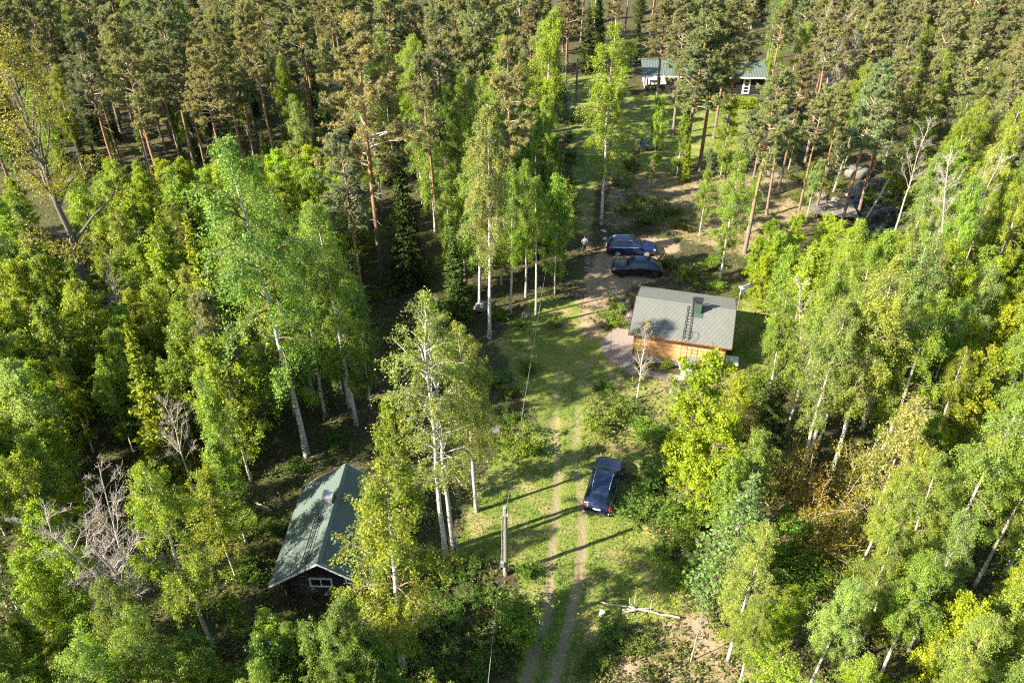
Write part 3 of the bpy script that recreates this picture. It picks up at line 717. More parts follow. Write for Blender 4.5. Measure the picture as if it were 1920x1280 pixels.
# ---------------------------------------------------------------- vehicles
def paint(name, c):
    k = NT(name); b = k.bsdf(k.mix(k.noise(2.5, 4, k.vec()), tuple(x * .85 for x in c), tuple(x * 1.15 for x in c)), .3, .5, .0)
    b.inputs['Coat Weight'].default_value = .5; b.inputs['Coat Roughness'].default_value = .06; return k.m
M['rubber'] = plain('rubber', (.02, .02, .02), .9, .2)
M['alloy'] = plain('alloy', (.55, .55, .56), .35, .5, metal=.5, var=.05)
M['black_alloy'] = plain('black_alloy', (.03, .03, .03), .4, .5)
M['chrome'] = plain('chrome', (.62, .63, .65), .25, .5, metal=.6, var=.05)
M['tail_red'] = plain('tail_red', (.50, .015, .03), .25, .5, var=.1)
M['lamp_glass'] = plain('lamp_glass', (.55, .57, .6), .15, .6, var=.1)
M['car_glass'] = plain('car_glass', (.010, .020, .050), .05, .8, var=.05)  # blue of the reflected sky is put into the base colour
M['cabin_trim'] = plain('car_trim', (.02, .02, .022), .6, .3)

def make_car(name, label, loc, rot, body, rows, belt, glass, rails=None, wheel='alloy', wb=(1.42, -1.38), rw=.36, extra=None):
    """rows: x, top height, half width at the top, half width at the belt, greatest half width"""
    rows = np.array(sorted(rows)); t = thing(name, label, 'car', loc, rot)
    xs = rows[:, 0]
    def cr(x):
        i = int(np.clip(np.searchsorted(xs, x) - 1, 0, len(xs) - 2)); u = (x - xs[i]) / (xs[i + 1] - xs[i])
        p0, p1, p2, p3 = rows[max(i - 1, 0)], rows[i], rows[i + 1], rows[min(i + 2, len(xs) - 1)]
        m1 = (p2 - p0) / max(p2[0] - p0[0], 1e-6) * (p2[0] - p1[0]); m2 = (p3 - p1) / max(p3[0] - p1[0], 1e-6) * (p2[0] - p1[0])
        h = (2 * u ** 3 - 3 * u ** 2 + 1) * p1 + (u ** 3 - 2 * u ** 2 + u) * m1 * .7 + (-2 * u ** 3 + 3 * u ** 2) * p2 + (u ** 3 - u ** 2) * m2 * .7
        return h
    def ring(x):
        _, zt, wt, wbl, wm = cr(x); zb = min(belt, zt - .05); k = .035
        return [(0, zt + k), (wt * .35, zt + k * .9), (wt * .7, zt + k * .6), (wt * .93, zt + .008), (wt, zt - .03), (wbl, zb), (wm * .985, zb - .10), (wm, zb - .26), (wm * .985, .52), (wm * .96, .34), (wm * .86, .24), (0, .22)]
    X = np.linspace(xs[0], xs[-1], 56); V = []; n = 22
    for x in X:
        r = ring(x); full = [(y, z) for y, z in r] + [(-y, z) for y, z in r[-2:0:-1]]
        V += [(x, y, z) for y, z in full]
    m = MB(); m.add(V, [(i * n + k, i * n + (k + 1) % n, (i + 1) * n + (k + 1) % n, (i + 1) * n + k) for i in range(len(X) - 1) for k in range(n)] + [tuple(range(n)), tuple(range((len(X) - 1) * n, len(X) * n))[::-1]])
    m.build('body', body, t, smooth=True)
    def surf(x, s):
        r = ring(x); i = int(min(max(s, 0), 10.999)); u = s - i; a, b = r[i], r[i + 1]; return (a[0] + (b[0] - a[0]) * u, a[1] + (b[1] - a[1]) * u)
    def patch(nm, x0, x1, s0, s1, mat, side=1, nx=10, ns=6, off=.012, both=False, taper=0.0):
        V = []; cols = []
        for i in range(nx + 1):
            u = i / nx; x = x0 + (x1 - x0) * u; row = []
            ss = [s0 + (s1 - s0) * j / ns for j in range(ns + 1)]
            pts = [(surf(x, q)[0] * side, surf(x, q)[1]) for q in ss]
            if both: pts = [(-p[0], p[1]) for p in pts[:0:-1]] + pts
            cols = len(pts); V += [(x, p[0], p[1]) for p in pts]
        me = bpy.data.meshes.new(nm); F = [(i * cols + j, i * cols + j + 1, (i + 1) * cols + j + 1, (i + 1) * cols + j) for i in range(nx) for j in range(cols - 1)]
        me.from_pydata(V, [], F); me.update()
        N = [v.normal.copy() for v in me.vertices]
        c = sum((Vector(v.co) for v in me.vertices), Vector()) / len(V)
        sg = 1 if N[len(V) // 2].dot(Vector((0, c.y, c.z - .7))) > 0 else -1
        for v, nn in zip(me.vertices, N): v.co += nn * off * sg
        me.materials.append(mat)
        for p in me.polygons: p.use_smooth = True
        return link(nm, me, t)
    g = glass
    patch('windscreen', g['ws'][0], g['ws'][1], 0, 3.6, M['car_glass'], both=True)
    patch('rear_window', g['rw'][0], g['rw'][1], 0, 3.4, M['car_glass'], both=True)
    for sd_ in (-1, 1):
        for a, b in g['side']: patch('side_window', a, b, 4.22, 4.92, M['car_glass'], sd_, ns=3)
        patch('window_trim', g['side'][0][0], g['side'][-1][1], 4.95, 5.05, M['chrome'] if rails else M['cabin_trim'], sd_, ns=1, off=.016)
    if g.get('roofglass'): patch('sunroof', g['roofglass'][0], g['roofglass'][1], 0, 2.6, M['car_glass'], both=True, off=.008)
    if rails:
        for sd_ in (-1, 1):
            pts = []
            for x in np.linspace(rails[0], rails[1], 9):
                y, z = surf(x, 3.55); e = .05 if rails[0] > x > rails[1] else .0; pts.append((x, y * sd_, z + e))
            MB().tube(pts, .022, 6).build('roof_rail', M['chrome'], t, smooth=True)
    # wheels: tyre > rim and spokes, dark arch behind each
    for wx in wb:
        for sd_ in (-1, 1):
            yy = cr(wx)[4] - .10
            tm = MB(); N = 20; pr = [(-.11, rw * .72), (-.11, rw * .96), (-.07, rw), (.07, rw), (.11, rw * .96), (.11, rw * .72)]
            vs = [(q * 0 + r * cos(2 * pi * i / N), q, r * sin(2 * pi * i / N)) for i in range(N) for q, r in pr]
            tm.add(vs, [(i * 6 + k, i * 6 + k + 1, ((i + 1) % N) * 6 + k + 1, ((i + 1) % N) * 6 + k) for i in range(N) for k in range(5)])
            wh = tm.build('wheel', M['rubber'], t, (wx, sd_ * (yy + .03), rw))
            rm = MB(); rm.tube([(0, -.07, 0), (0, .07, 0)], rw * .12, 8)
            for k_ in range(5):
                a = 2 * pi * k_ / 5; rm.add([(rw * .1 * cos(a + .9) * 1, sd_ * .085, rw * .1 * sin(a + .9)), (rw * .1 * cos(a - .9), sd_ * .085, rw * .1 * sin(a - .9)), (rw * .70 * cos(a - .17), sd_ * .10, rw * .70 * sin(a - .17)), (rw * .70 * cos(a + .17), sd_ * .10, rw * .70 * sin(a + .17)),
                       (rw * .1 * cos(a + .9) * 1, sd_ * .05, rw * .1 * sin(a + .9)), (rw * .1 * cos(a - .9), sd_ * .05, rw * .1 * sin(a - .9)), (rw * .70 * cos(a - .17), sd_ * .06, rw * .70 * sin(a - .17)), (rw * .70 * cos(a + .17), sd_ * .06, rw * .70 * sin(a + .17))],
                       [(0, 1, 2, 3), (7, 6, 5, 4), (0, 4, 5, 1), (1, 5, 6, 2), (2, 6, 7, 3), (3, 7, 4, 0)])
            ringv = [(r * cos(2 * pi * i / N), sd_ * yv, r * sin(2 * pi * i / N)) for i in range(N) for r, yv in ((rw * .74, .104), (rw * .64, .104))]
            rm.add(ringv, [(i * 2, i * 2 + 1, ((i + 1) % N) * 2 + 1, ((i + 1) % N) * 2) for i in range(N)])
            rm.build('rim', M[wheel], wh)
            ds = MB(); ds.add([(0, sd_ * .03, 0)] + [(rw * .73 * cos(2 * pi * i / N), sd_ * .03, rw * .73 * sin(2 * pi * i / N)) for i in range(N)], [(0, i + 1, (i + 1) % N + 1) for i in range(N)]); ds.build('brake_disc', M['cabin_trim'], wh)
            ar = MB(); ya = sd_ * (cr(wx)[4] + .006)
            aa = np.linspace(-.25, pi + .25, 15); av = [(wx + r * cos(a), ya + sd_ * (.004 if r > rw else -.02), rw + r * sin(a)) for a in aa for r in (rw * 1.0, rw * 1.22)]
            ar.add(av, [(2 * i, 2 * i + 1, 2 * i + 3, 2 * i + 2) for i in range(14)]); ar.build('wheel_arch', M['cabin_trim'], t)
    for sd_ in (-1, 1):
        y, z = surf(g['side'][0][0] - .1, 5.0)
        mm = MB().box((g['side'][0][0] - .05, sd_ * (y + .12), z + .08), (.14, .22, .15), bev=.03); mm.build('mirror', body, t, smooth=False)
        patch('headlight', xs[-1] - .32, xs[-1] - .08, 4.3, 6.0, M['lamp_glass'], sd_, nx=4, ns=4)
        patch('tail_light', xs[0] + .04, xs[0] + .22, 4.6, 6.4, M['tail_red'], sd_, nx=4, ns=4)
        for hx in (.35, -.65): 
            y, z = surf(hx, 6.1); MB().box((hx, sd_ * (y + .015), z), (.2, .03, .03)).build('door_handle', body, t)
    for s_, xx in ((1, xs[-1]), (-1, xs[0])): MB().box((xx + s_ * .012, 0, .50 if s_ > 0 else .68), (.02, .5, .11)).build('number_plate', M['white_paint'], t)
    MB().box((xs[0] + .02, 0, .40), (.12, 1.35, .14), bev=.03).build('rear_bumper', M['cabin_trim'], t)
    MB().box((xs[-1] - .02, 0, .55), (.12, 1.0, .22), bev=.03).build('grille', M['cabin_trim'], t)
    return t

coupe_suv = [(2.36, .62, .50, .60, .66), (2.26, .82, .68, .76, .82), (1.95, .93, .76, .86, .91), (1.4, 1.00, .80, .90, .94), (1.02, 1.05, .80, .90, .945), (.62, 1.31, .70, .90, .945), (.20, 1.53, .61, .90, .945), (-.35, 1.60, .585, .90, .945), (-.95, 1.57, .57, .90, .945), (-1.4, 1.46, .565, .89, .945), (-1.85, 1.22, .60, .88, .94), (-2.12, 1.06, .68, .86, .92), (-2.30, .92, .70, .78, .86), (-2.38, .62, .66, .70, .76)]
make_car('suv_car', 'charcoal blue sport utility car parked on the wheel tracks', (*P(1131, 918)[:2], -.03), R(73.5), paint('slate_paint', (.010, .020, .062)),
         coupe_suv, 1.0, dict(ws=(.98, .22), rw=(-1.42, -2.02), side=[(.72, -.25), (-.31, -1.0), (-1.05, -1.72)]), rails=(.15, -1.3), wheel='alloy')
wagon = [(2.38, .60, .50, .60, .66), (2.28, .78, .68, .76, .82), (1.95, .88, .74, .84, .89), (1.4, .96, .78, .87, .915), (1.02, 1.01, .78, .87, .92), (.60, 1.28, .68, .88, .92), (.18, 1.50, .60, .88, .92), (-.35, 1.56, .58, .88, .92), (-1.2, 1.55, .57, .88, .92), (-1.85, 1.49, .56, .87, .915), (-2.12, 1.36, .58, .86, .91), (-2.28, 1.05, .66, .82, .89), (-2.38, .80, .68, .76, .84), (-2.42, .55, .64, .70, .78)]
make_car('estate_car', 'dark blue estate car with bright roof rails parked at the clearing edge', (*P(1183, 473)[:2], 0), R(-2.5), paint('blue_paint', (.006, .014, .070)),
         wagon, .97, dict(ws=(.98, .22), rw=(-2.02, -2.27), side=[(.70, -.22), (-.28, -1.05), (-1.11, -1.9)]), rails=(.1, -1.9), wheel='alloy', rw=.34)
make_car('coupe_suv', 'black coupe style sport utility car parked in front of the blue estate', (*P(1193, 512)[:2], 0), R(174), paint('black_paint', (.003, .005, .012)),
         coupe_suv, 1.02, dict(ws=(.98, .22), rw=(-1.40, -2.05), side=[(.70, -.25), (-.31, -1.0), (-1.05, -1.68)], roofglass=(.08, -1.15)), rails=None, wheel='black_alloy', rw=.38)

# ---------------------------------------------------------------- the person walking away on the shaded path
def person():
    x, y, _ = P(1095, 473); t = thing('person', 'person in light grey shirt and dark trousers walking away on the shaded path', 'person', (x, y, gz(x, y)), R(4))
    def skin(name, verts, edges, rad, mat, sub=2, parent=t):
        me = bpy.data.meshes.new(name); me.from_pydata(verts, edges, []); me.materials.append(mat); o = link(name, me, parent)
        md = o.modifiers.new('skin', 'SKIN'); md.use_smooth_shade = True
        for i, r in enumerate(rad): me.skin_vertices[0].data[i].radius = (r, r) if not isinstance(r, tuple) else r
        me.skin_vertices[0].data[0].use_root = True
        sb = o.modifiers.new('sub', 'SUBSURF'); sb.levels = sub; sb.render_levels = sub; return o
    sk = plain('skin', (.45, .27, .19), .6, .3, var=.1); sh = plain('shirt_cloth', (.46, .50, .56), .9, .2, var=.1); tr = plain('trouser_cloth', (.020, .022, .03), .9, .2); hr = plain('hair', (.05, .035, .025), .7, .3)
    sho = plain('shoe', (.10, .10, .10), .7, .3)
    # facing +y (away); body: pelvis, spine, neck, head; arms bent forward; legs mid stride
    V = [(0, 0, .95), (0, 0, 1.12), (0, .0, 1.32), (0, 0, 1.45), (0, .01, 1.54), (0, .03, 1.63), (0, .03, 1.73)]
    E = [(0, 1), (1, 2), (2, 3), (3, 4), (4, 5), (5, 6)]; Rr = [(.16, .11), (.15, .105), (.17, .115), (.11, .08), .055, .085, .07]
    for s in (-1, 1):
        b = len(V); V += [(s * .19, 0, 1.43), (s * .25, -.03, 1.15), (s * .22, .20, 1.06), (s * .20, .26, 1.05)]; E += [(3, b), (b, b + 1), (b + 1, b + 2), (b + 2, b + 3)]; Rr += [.065, .05, .036, .03]
        b = len(V); f = s * .10; V += [(s * .09, 0, .90), (s * .10, f + .02, .50), (s * .10, f * 1.5 - .03, .09), (s * .11, f * 1.5 + .12, .04)]; E += [(0, b), (b, b + 1), (b + 1, b + 2), (b + 2, b + 3)]; Rr += [.095, .065, .045, .04]
    skin('body', V, E, Rr, sk)
    V = [(0, 0, .93), (0, 0, 1.12), (0, 0, 1.32), (0, 0, 1.45)]; E = [(0, 1), (1, 2), (2, 3)]; Rr = [(.185, .135), (.175, .13), (.195, .14), (.12, .09)]
    for s in (-1, 1): b = len(V); V += [(s * .20, 0, 1.43), (s * .255, -.03, 1.15), (s * .235, .10, 1.10)]; E += [(3, b), (b, b + 1), (b + 1, b + 2)]; Rr += [.085, .07, .058]
    skin('shirt', V, E, Rr, sh)
    V = [(0, 0, .95)]; E = []; Rr = [(.175, .13)]
    for s in (-1, 1): b = len(V); f = s * .10; V += [(s * .09, 0, .88), (s * .10, f + .02, .50), (s * .10, f * 1.5 - .03, .10)]; E += [(0, b), (b, b + 1), (b + 1, b + 2)]; Rr += [.115, .085, .068]
    skin('trousers', V, E, Rr, tr)
    skin('hair', [(0, .0, 1.66), (0, .02, 1.72), (0, .05, 1.755)], [(0, 1), (1, 2)], [.092, .098, .075], hr)
    for s in (-1, 1):
        f = s * .15; skin('shoe', [(s * .10, f - .07, .05), (s * .11, f + .05, .045), (s * .115, f + .16, .035)], [(0, 1), (1, 2)], [.05, .05, .04], sho, 1)
        for k, (dx, ln) in enumerate(((-.03, .07), (-.01, .085), (.01, .08), (.03, .065))):
            skin('finger', [(s * .20 + dx, .26, 1.05), (s * .20 + dx, .26 + ln * .6, 1.04), (s * .20 + dx, .26 + ln, 1.0)], [(0, 1), (1, 2)], [.011, .010, .008], sk, 1)
        skin('thumb', [(s * .20 - s * .03, .25, 1.06), (s * .20 - s * .06, .29, 1.06), (s * .20 - s * .055, .33, 1.04)], [(0, 1), (1, 2)], [.013, .011, .009], sk, 1)
person()
# ---------------------------------------------------------------- tree prototypes (numpy); each is unit: trunk mesh, branch mesh, crown mesh
def tubes(Pn, Rn, sides):
    B, K, _ = Pn.shape; t = np.gradient(Pn, axis=1); t /= np.linalg.norm(t, axis=2, keepdims=True) + 1e-9
    ref = np.where(np.abs(t[..., 2:3]) < .85, np.array([0, 0, 1.0]), np.array([1.0, 0, 0])); a = np.cross(t, ref); a /= np.linalg.norm(a, axis=2, keepdims=True) + 1e-9; b = np.cross(t, a)
    an = 2 * pi * np.arange(sides) / sides
    V = Pn[:, :, None] + Rn[:, :, None, None] * (np.cos(an)[None, None, :, None] * a[:, :, None] + np.sin(an)[None, None, :, None] * b[:, :, None])
    idx = np.arange(B * K * sides).reshape(B, K, sides)
    F = np.stack([idx[:, :-1], np.roll(idx, -1, 2)[:, :-1], np.roll(idx, -1, 2)[:, 1:], idx[:, 1:]], -1).reshape(-1, 4)
    return V.reshape(-1, 3), F
def cat(parts):
    V = []; F = []; n = 0
    for v, f in parts: V.append(v); F.append(f + n); n += len(v)
    return np.concatenate(V), np.concatenate(F)
def unit(v): return v / (np.linalg.norm(v, axis=-1, keepdims=True) + 1e-9)
def kites(C, size, rng, upb=.5, asp=.62, T=None, out=None):
    N = len(C); n = rng.normal(size=(N, 3)) * .8 + np.array([0, 0, upb])
    if out is not None: n = n + out
    n = unit(n); t = rng.normal(size=(N, 3)) if T is None else T + rng.normal(size=(N, 3)) * .25
    b = unit(np.cross(n, t)); t = unit(np.cross(b, n)); s = size[:, None]
    V = np.stack([C - t * s * .5, C + b * s * asp * .5 - t * s * .05, C + t * s * .5, C - b * s * asp * .5 - t * s * .05], 1)
    return V.reshape(-1, 3), np.arange(N * 4).reshape(N, 4)
def trunk_path(rng, h, K, wob, lean=0.0):
    t = np.linspace(0, 1, K); a = rng.uniform(0, 2 * pi); st = np.cumsum(rng.normal(size=(K, 2)) * wob, 0) * np.sqrt(t)[:, None]
    return np.stack([st[:, 0] + lean * h * t ** 1.6 * cos(a), st[:, 1] + lean * h * t ** 1.6 * sin(a), t * h], -1)
def interp(path, u):
    K = len(path) - 1; f = np.clip(u * K, 0, K - 1e-6); i = f.astype(int); w_ = (f - i)[:, None]; return path[i] * (1 - w_) + path[i + 1] * w_
def binterp(Pn, bi, u):
    K = Pn.shape[1] - 1; f = np.clip(u * K, 0, K - 1e-6); i = f.astype(int); w_ = (f - i)[:, None]; return Pn[bi, i] * (1 - w_) + Pn[bi, i + 1] * w_
def grow(rng, base, az, L, el, droop, K, wig=.05):
    """B branches from base points: initial elevation el, bending down by droop"""
    u = np.linspace(0, 1, K)[None, :]; L_ = L[:, None]
    hz = L_ * u * np.cos(el)[:, None]; vt = L_ * (u * np.sin(el)[:, None] - droop[:, None] * u ** 2.2)
    d = np.stack([np.cos(az), np.sin(az)], -1); wg = np.cumsum(rng.normal(size=(len(base), K, 3)) * wig, 1) * (L_ * u)[..., None] ** .7
    Pn = np.stack([base[:, None, 0] + d[:, None, 0] * hz, base[:, None, 1] + d[:, None, 1] * hz, base[:, None, 2] + vt], -1) + wg * np.minimum(u, 1)[..., None]
    return Pn
def rad_taper(r0, K, end=.25): return r0[:, None] * (1 - (1 - end) * np.linspace(0, 1, K))[None, :]

def broadleaf(seed, h=18, cb=.3, width=2.6, nprim=60, nleaf=12000, lsize=.15, el0=52, droop=.55, hang=.25, trunk_r=.0078, wob=.05, shape=(.85, .12, .9), nsec=7, spread=.085, lean=0.0, sides=9, limb=1.0):
    rng = np.random.default_rng(seed); path = trunk_path(rng, h, 14, wob, lean); t = np.linspace(0, 1, 14)
    tr = trunk_r * h * (1 - t) ** .85 + .012; tr[0] *= 1.35
    tv, tf = tubes(path[None], tr[None], sides)
    s = np.sort(rng.uniform(0, 1, nprim) ** .9); ti = cb + (1 - cb) * s * .985; base = interp(path, ti)
    prof = np.sin(pi * np.clip(s * shape[0] + shape[1], 0, 1)) ** shape[2]; L = width * prof * rng.uniform(.55, 1.2, nprim) + .15
    az = np.arange(nprim) * 2.39996 + rng.normal(size=nprim) * .5
    el = np.radians(el0 + 22 * s - 12 + rng.normal(size=nprim) * 9); dr = droop * (1.15 - .8 * s) * rng.uniform(.6, 1.3, nprim)
    prim = grow(rng, base, az, L, el, dr, 7)
    r0 = np.minimum((.010 + .013 * L) * limb, np.interp(ti, t, tr) * .75)
    pv = tubes(prim, rad_taper(r0, 7), 4)
    ns = nprim * nsec; bi = np.repeat(np.arange(nprim), nsec); u = rng.uniform(.22, 1.0, ns); sb = binterp(prim, bi, u)
    L2 = L[bi] * .42 * rng.uniform(.5, 1.25, ns) * (1.15 - .55 * u) + .12
    sec = grow(rng, sb, az[bi] + rng.normal(size=ns) * .95, L2, np.radians(rng.normal(size=ns) * 22 + 14), droop * 1.1 * rng.uniform(.5, 1.3, ns), 4, .06)
    sv = tubes(sec, rad_taper(.005 + .004 * L2, 4), 3)
    p = L2 * rng.lognormal(0, .6, ns) * np.repeat(rng.lognormal(0, .4, nprim), nsec); p = p / p.sum(); li = rng.choice(ns, nleaf, p=p); lu = rng.uniform(.1, 1.05, nleaf)
    C = binterp(sec, li, np.clip(lu, 0, 1)); C = C + rng.normal(size=(nleaf, 3)) * spread; C[:, 2] -= rng.exponential(hang, nleaf) * (.4 + .6 * rng.random(nleaf))
    ax = interp(path, np.clip(C[:, 2] / h, 0, 1)); o_ = C - ax; o_[:, 2] = 0; o_ = o_ / (np.linalg.norm(o_, axis=1, keepdims=True) + .4)
    kv = kites(C, lsize * rng.uniform(.65, 1.35, nleaf), rng, .55, .66, None, o_ * .8)
    return (tv, tf), cat([pv, sv]), kv

def pine(seed, h=18, cb=.52, width=2.1, nprim=46, el0=14, tuft=14, stubs=14, ncl=4, wob=.03, crown='top', lsz=.23):
    rng = np.random.default_rng(seed); path = trunk_path(rng, h, 14, wob); t = np.linspace(0, 1, 14)
    tr = .0095 * h * (1 - t) ** .75 + .012; tr[0] *= 1.3; tv, tf = tubes(path[None], tr[None], 9)
    s = np.sort(rng.uniform(0, 1, nprim)); ti = cb + (1 - cb) * s * .985; base = interp(path, ti)
    prof = (1 - s) ** .55 * (.45 + .55 * np.minimum(1, (s + .12) * 3.2)); L = width * prof * rng.uniform(.55, 1.25, nprim) + .3
    az = rng.uniform(0, 2 * pi, nprim) * .4 + np.arange(nprim) * 2.39996; el = np.radians(el0 + 38 * s + rng.normal(size=nprim) * 10)
    prim = grow(rng, base, az, L, el, .22 * (1 - s) - .12 * s, 6, .08); r0 = .012 + .018 * L; pv = tubes(prim, rad_taper(r0, 6), 4)
    sn = 9; ns = nprim * sn; bi = np.repeat(np.arange(nprim), sn); u = rng.uniform(.3, 1, ns); sb = binterp(prim, bi, u)
    L2 = L[bi] * .36 * rng.uniform(.5, 1.3, ns) * (1.2 - .6 * u) + .15
    sec = grow(rng, sb, az[bi] + rng.normal(size=ns) * .9, L2, np.radians(rng.normal(size=ns) * 16 + 22), rng.normal(size=ns) * .1, 4, .06)
    sv = tubes(sec, rad_taper(.006 + .006 * L2, 4), 3)
    st_t = rng.uniform(.2, cb, stubs); stb = interp(path, st_t); stub = grow(rng, stb, rng.uniform(0, 2 * pi, stubs), rng.uniform(.3, 1.3, stubs), np.radians(rng.normal(size=stubs) * 12), .1 * np.ones(stubs), 4, .1)
    stv = tubes(stub, rad_taper(.02 * np.ones(stubs), 4), 3)
    ci = np.repeat(np.arange(ns), ncl); cu = np.tile(np.linspace(.45, 1.0, ncl), ns); C = binterp(sec, ci, cu) + rng.normal(size=(ns * ncl, 3)) * .05
    dirv = unit(sec[ci, -1] - sec[ci, 0] + 1e-6); n = len(C)
    Cc = np.repeat(C, tuft, 0); D = unit(rng.normal(size=(n * tuft, 3)) * .95 + np.repeat(dirv, tuft, 0) * .55 + np.array([0, 0, .55])); ln = lsz * rng.uniform(.6, 1.2, n * tuft)
    kv = kites(Cc + D * ln[:, None] * .5, ln, rng, .6, .19, D * 2.5)
    return (tv, tf), cat([pv, sv, stv]), kv

def spruce(seed, h=12, width=1.9, step=.36, cb=.05, nb=8, den=1.0, lsz=.30, droop=.35, asp=.42, fine=1.0):
    rng = np.random.default_rng(seed); path = trunk_path(rng, h, 10, .015); t = np.linspace(0, 1, 10); tr = .011 * h * (1 - t) + .012; tv, tf = tubes(path[None], tr[None], 7)
    ti = []; az = []
    for z in np.arange(cb * h, h * .985, step * (h / 12) ** .5):
        k = nb if z < h * .85 else 5; a0 = rng.uniform(0, 6.28)
        for j in range(k): ti.append((z + rng.normal() * .08) / h); az.append(a0 + 2 * pi * j / k + rng.normal() * .18)
    ti = np.clip(np.array(ti), 0, .995); az = np.array(az); B = len(ti); s = (ti - cb) / (1 - cb); base = interp(path, ti)
    L = width * ((1 - s) ** .85) * rng.uniform(.72, 1.15, B) * np.minimum(1, .75 + s * 2) + .10
    prim = grow(rng, base, az, L, np.radians(6 + 40 * s ** 2 + rng.normal(size=B) * 5), droop * (1 - s), 6, .03)
    prim[:, -1, 2] += .06 * L; pv = tubes(prim, rad_taper(.008 + .011 * L, 6), 3)
    cnt = np.maximum(3, (L * 13 * den)).astype(int); bi = np.repeat(np.arange(B), cnt * 2); N = len(bi); u = rng.uniform(.12, 1.0, N)
    sb = binterp(prim, bi, u); side = np.where(rng.random(N) < .5, -1, 1); off = rng.uniform(.25, 1.0, N)
    d = np.stack([np.cos(az[bi]), np.sin(az[bi])], -1); pr = np.stack([-d[:, 1], d[:, 0]], -1) * side[:, None]
    half = L[bi] * .36 * (1.1 - u * .85); T = np.stack([d[:, 0] * .7 + pr[:, 0] * .75, d[:, 1] * .7 + pr[:, 1] * .75, -.28 * np.ones(N)], -1)
    C = sb + np.stack([(d[:, 0] * .5 + pr[:, 0]) * half * off, (d[:, 1] * .5 + pr[:, 1]) * half * off, -.10 * off * half - rng.exponential(.05, N)], -1)
    kv = kites(C, lsz * rng.uniform(.6, 1.3, N), rng, 1.1, asp, T)
    return (tv, tf), pv, kv

def bare(seed, h=12, cb=.3, width=2.8, nprim=26, el0=55, forks=2):
    rng = np.random.default_rng(seed); parts = []; trunks = []
    paths = []
    for k in range(forks + 1):
        p = trunk_path(rng, h * rng.uniform(.8, 1.0), 12, .06, 0.0); a = rng.uniform(0, 6.28)
        if forks: off = (np.clip(np.linspace(0, 1, 12) - .22, 0, 1)) * h * .20; p[:, 0] += off * cos(a + k * 2.1); p[:, 1] += off * sin(a + k * 2.1)
        paths.append(p)
    t = np.linspace(0, 1, 12); tr = .0075 * h * (1 - t) ** .8 + .008; tv, tf = tubes(np.stack(paths), np.tile(tr, (len(paths), 1)), 7)
    for p in paths:
        s = np.sort(rng.uniform(0, 1, nprim)); ti = cb + (1 - cb) * s * .97; base = interp(p, ti); L = width * (1 - s * .75) * rng.uniform(.5, 1.2, nprim) + .3
        az = np.arange(nprim) * 2.4 + rng.normal(size=nprim) * .4; prim = grow(rng, base, az, L, np.radians(el0 + rng.normal(size=nprim) * 10), .12 * np.ones(nprim) * rng.normal(size=nprim), 7, .09)
        parts.append(tubes(prim, rad_taper(.006 + .008 * L, 7, .3), 4))
        ns = nprim * 7; bi = np.repeat(np.arange(nprim), 7); u = rng.uniform(.2, .95, ns); L2 = L[bi] * .42 * rng.uniform(.5, 1.3, ns) * (1.2 - .5 * u)
        sec = grow(rng, binterp(prim, bi, u), az[bi] + rng.normal(size=ns) * .9, L2, np.radians(42 + rng.normal(size=ns) * 18), np.zeros(ns), 5, .10); parts.append(tubes(sec, rad_taper(.006 + .004 * L2, 5, .5), 3))
        n3 = ns * 6; b3 = np.repeat(np.arange(ns), 6); u = rng.uniform(.2, .95, n3); L3 = L2[b3] * .45 * rng.uniform(.5, 1.3, n3)
        ter = grow(rng, binterp(sec, b3, u), rng.uniform(0, 6.28, n3), L3, np.radians(45 + rng.normal(size=n3) * 20), np.zeros(n3), 3, .1); parts.append(tubes(ter, rad_taper(.0045 * np.ones(n3), 3, .6), 3))
    return (tv, tf), cat(parts), None

def bush(seed, h=2.2, width=1.5, stems=14, nleaf=3200, lsize=.13, el=58):
    rng = np.random.default_rng(seed); base = np.concatenate([rng.normal(size=(stems, 2)) * width * .16, np.zeros((stems, 1))], 1)
    L = h * rng.uniform(.6, 1.1, stems); az = rng.uniform(0, 6.28, stems); st = grow(rng, base, az, L, np.radians(np.clip(el + rng.normal(size=stems) * 16, 25, 88)), .05 * np.ones(stems), 7, .07)
    sv = tubes(st, rad_taper(.008 + .008 * L, 7), 4); n2 = stems * 9; bi = np.repeat(np.arange(stems), 9); u = rng.uniform(.25, 1, n2)
    L2 = L[bi] * .36 * rng.uniform(.5, 1.2, n2); br = grow(rng, binterp(st, bi, u), rng.uniform(0, 6.28, n2), L2, np.radians(30 + rng.normal(size=n2) * 22), .15 * np.ones(n2), 4, .08); bv = tubes(br, rad_taper(.005 * np.ones(n2), 4), 3)
    li = rng.choice(n2, nleaf, p=L2 / L2.sum()); C = binterp(br, li, rng.uniform(.1, 1, nleaf)) + rng.normal(size=(nleaf, 3)) * .09
    C[:, 2] = np.abs(C[:, 2]) + .03
    return sv, bv, kites(C, lsize * rng.uniform(.6, 1.35, nleaf), rng, .6)

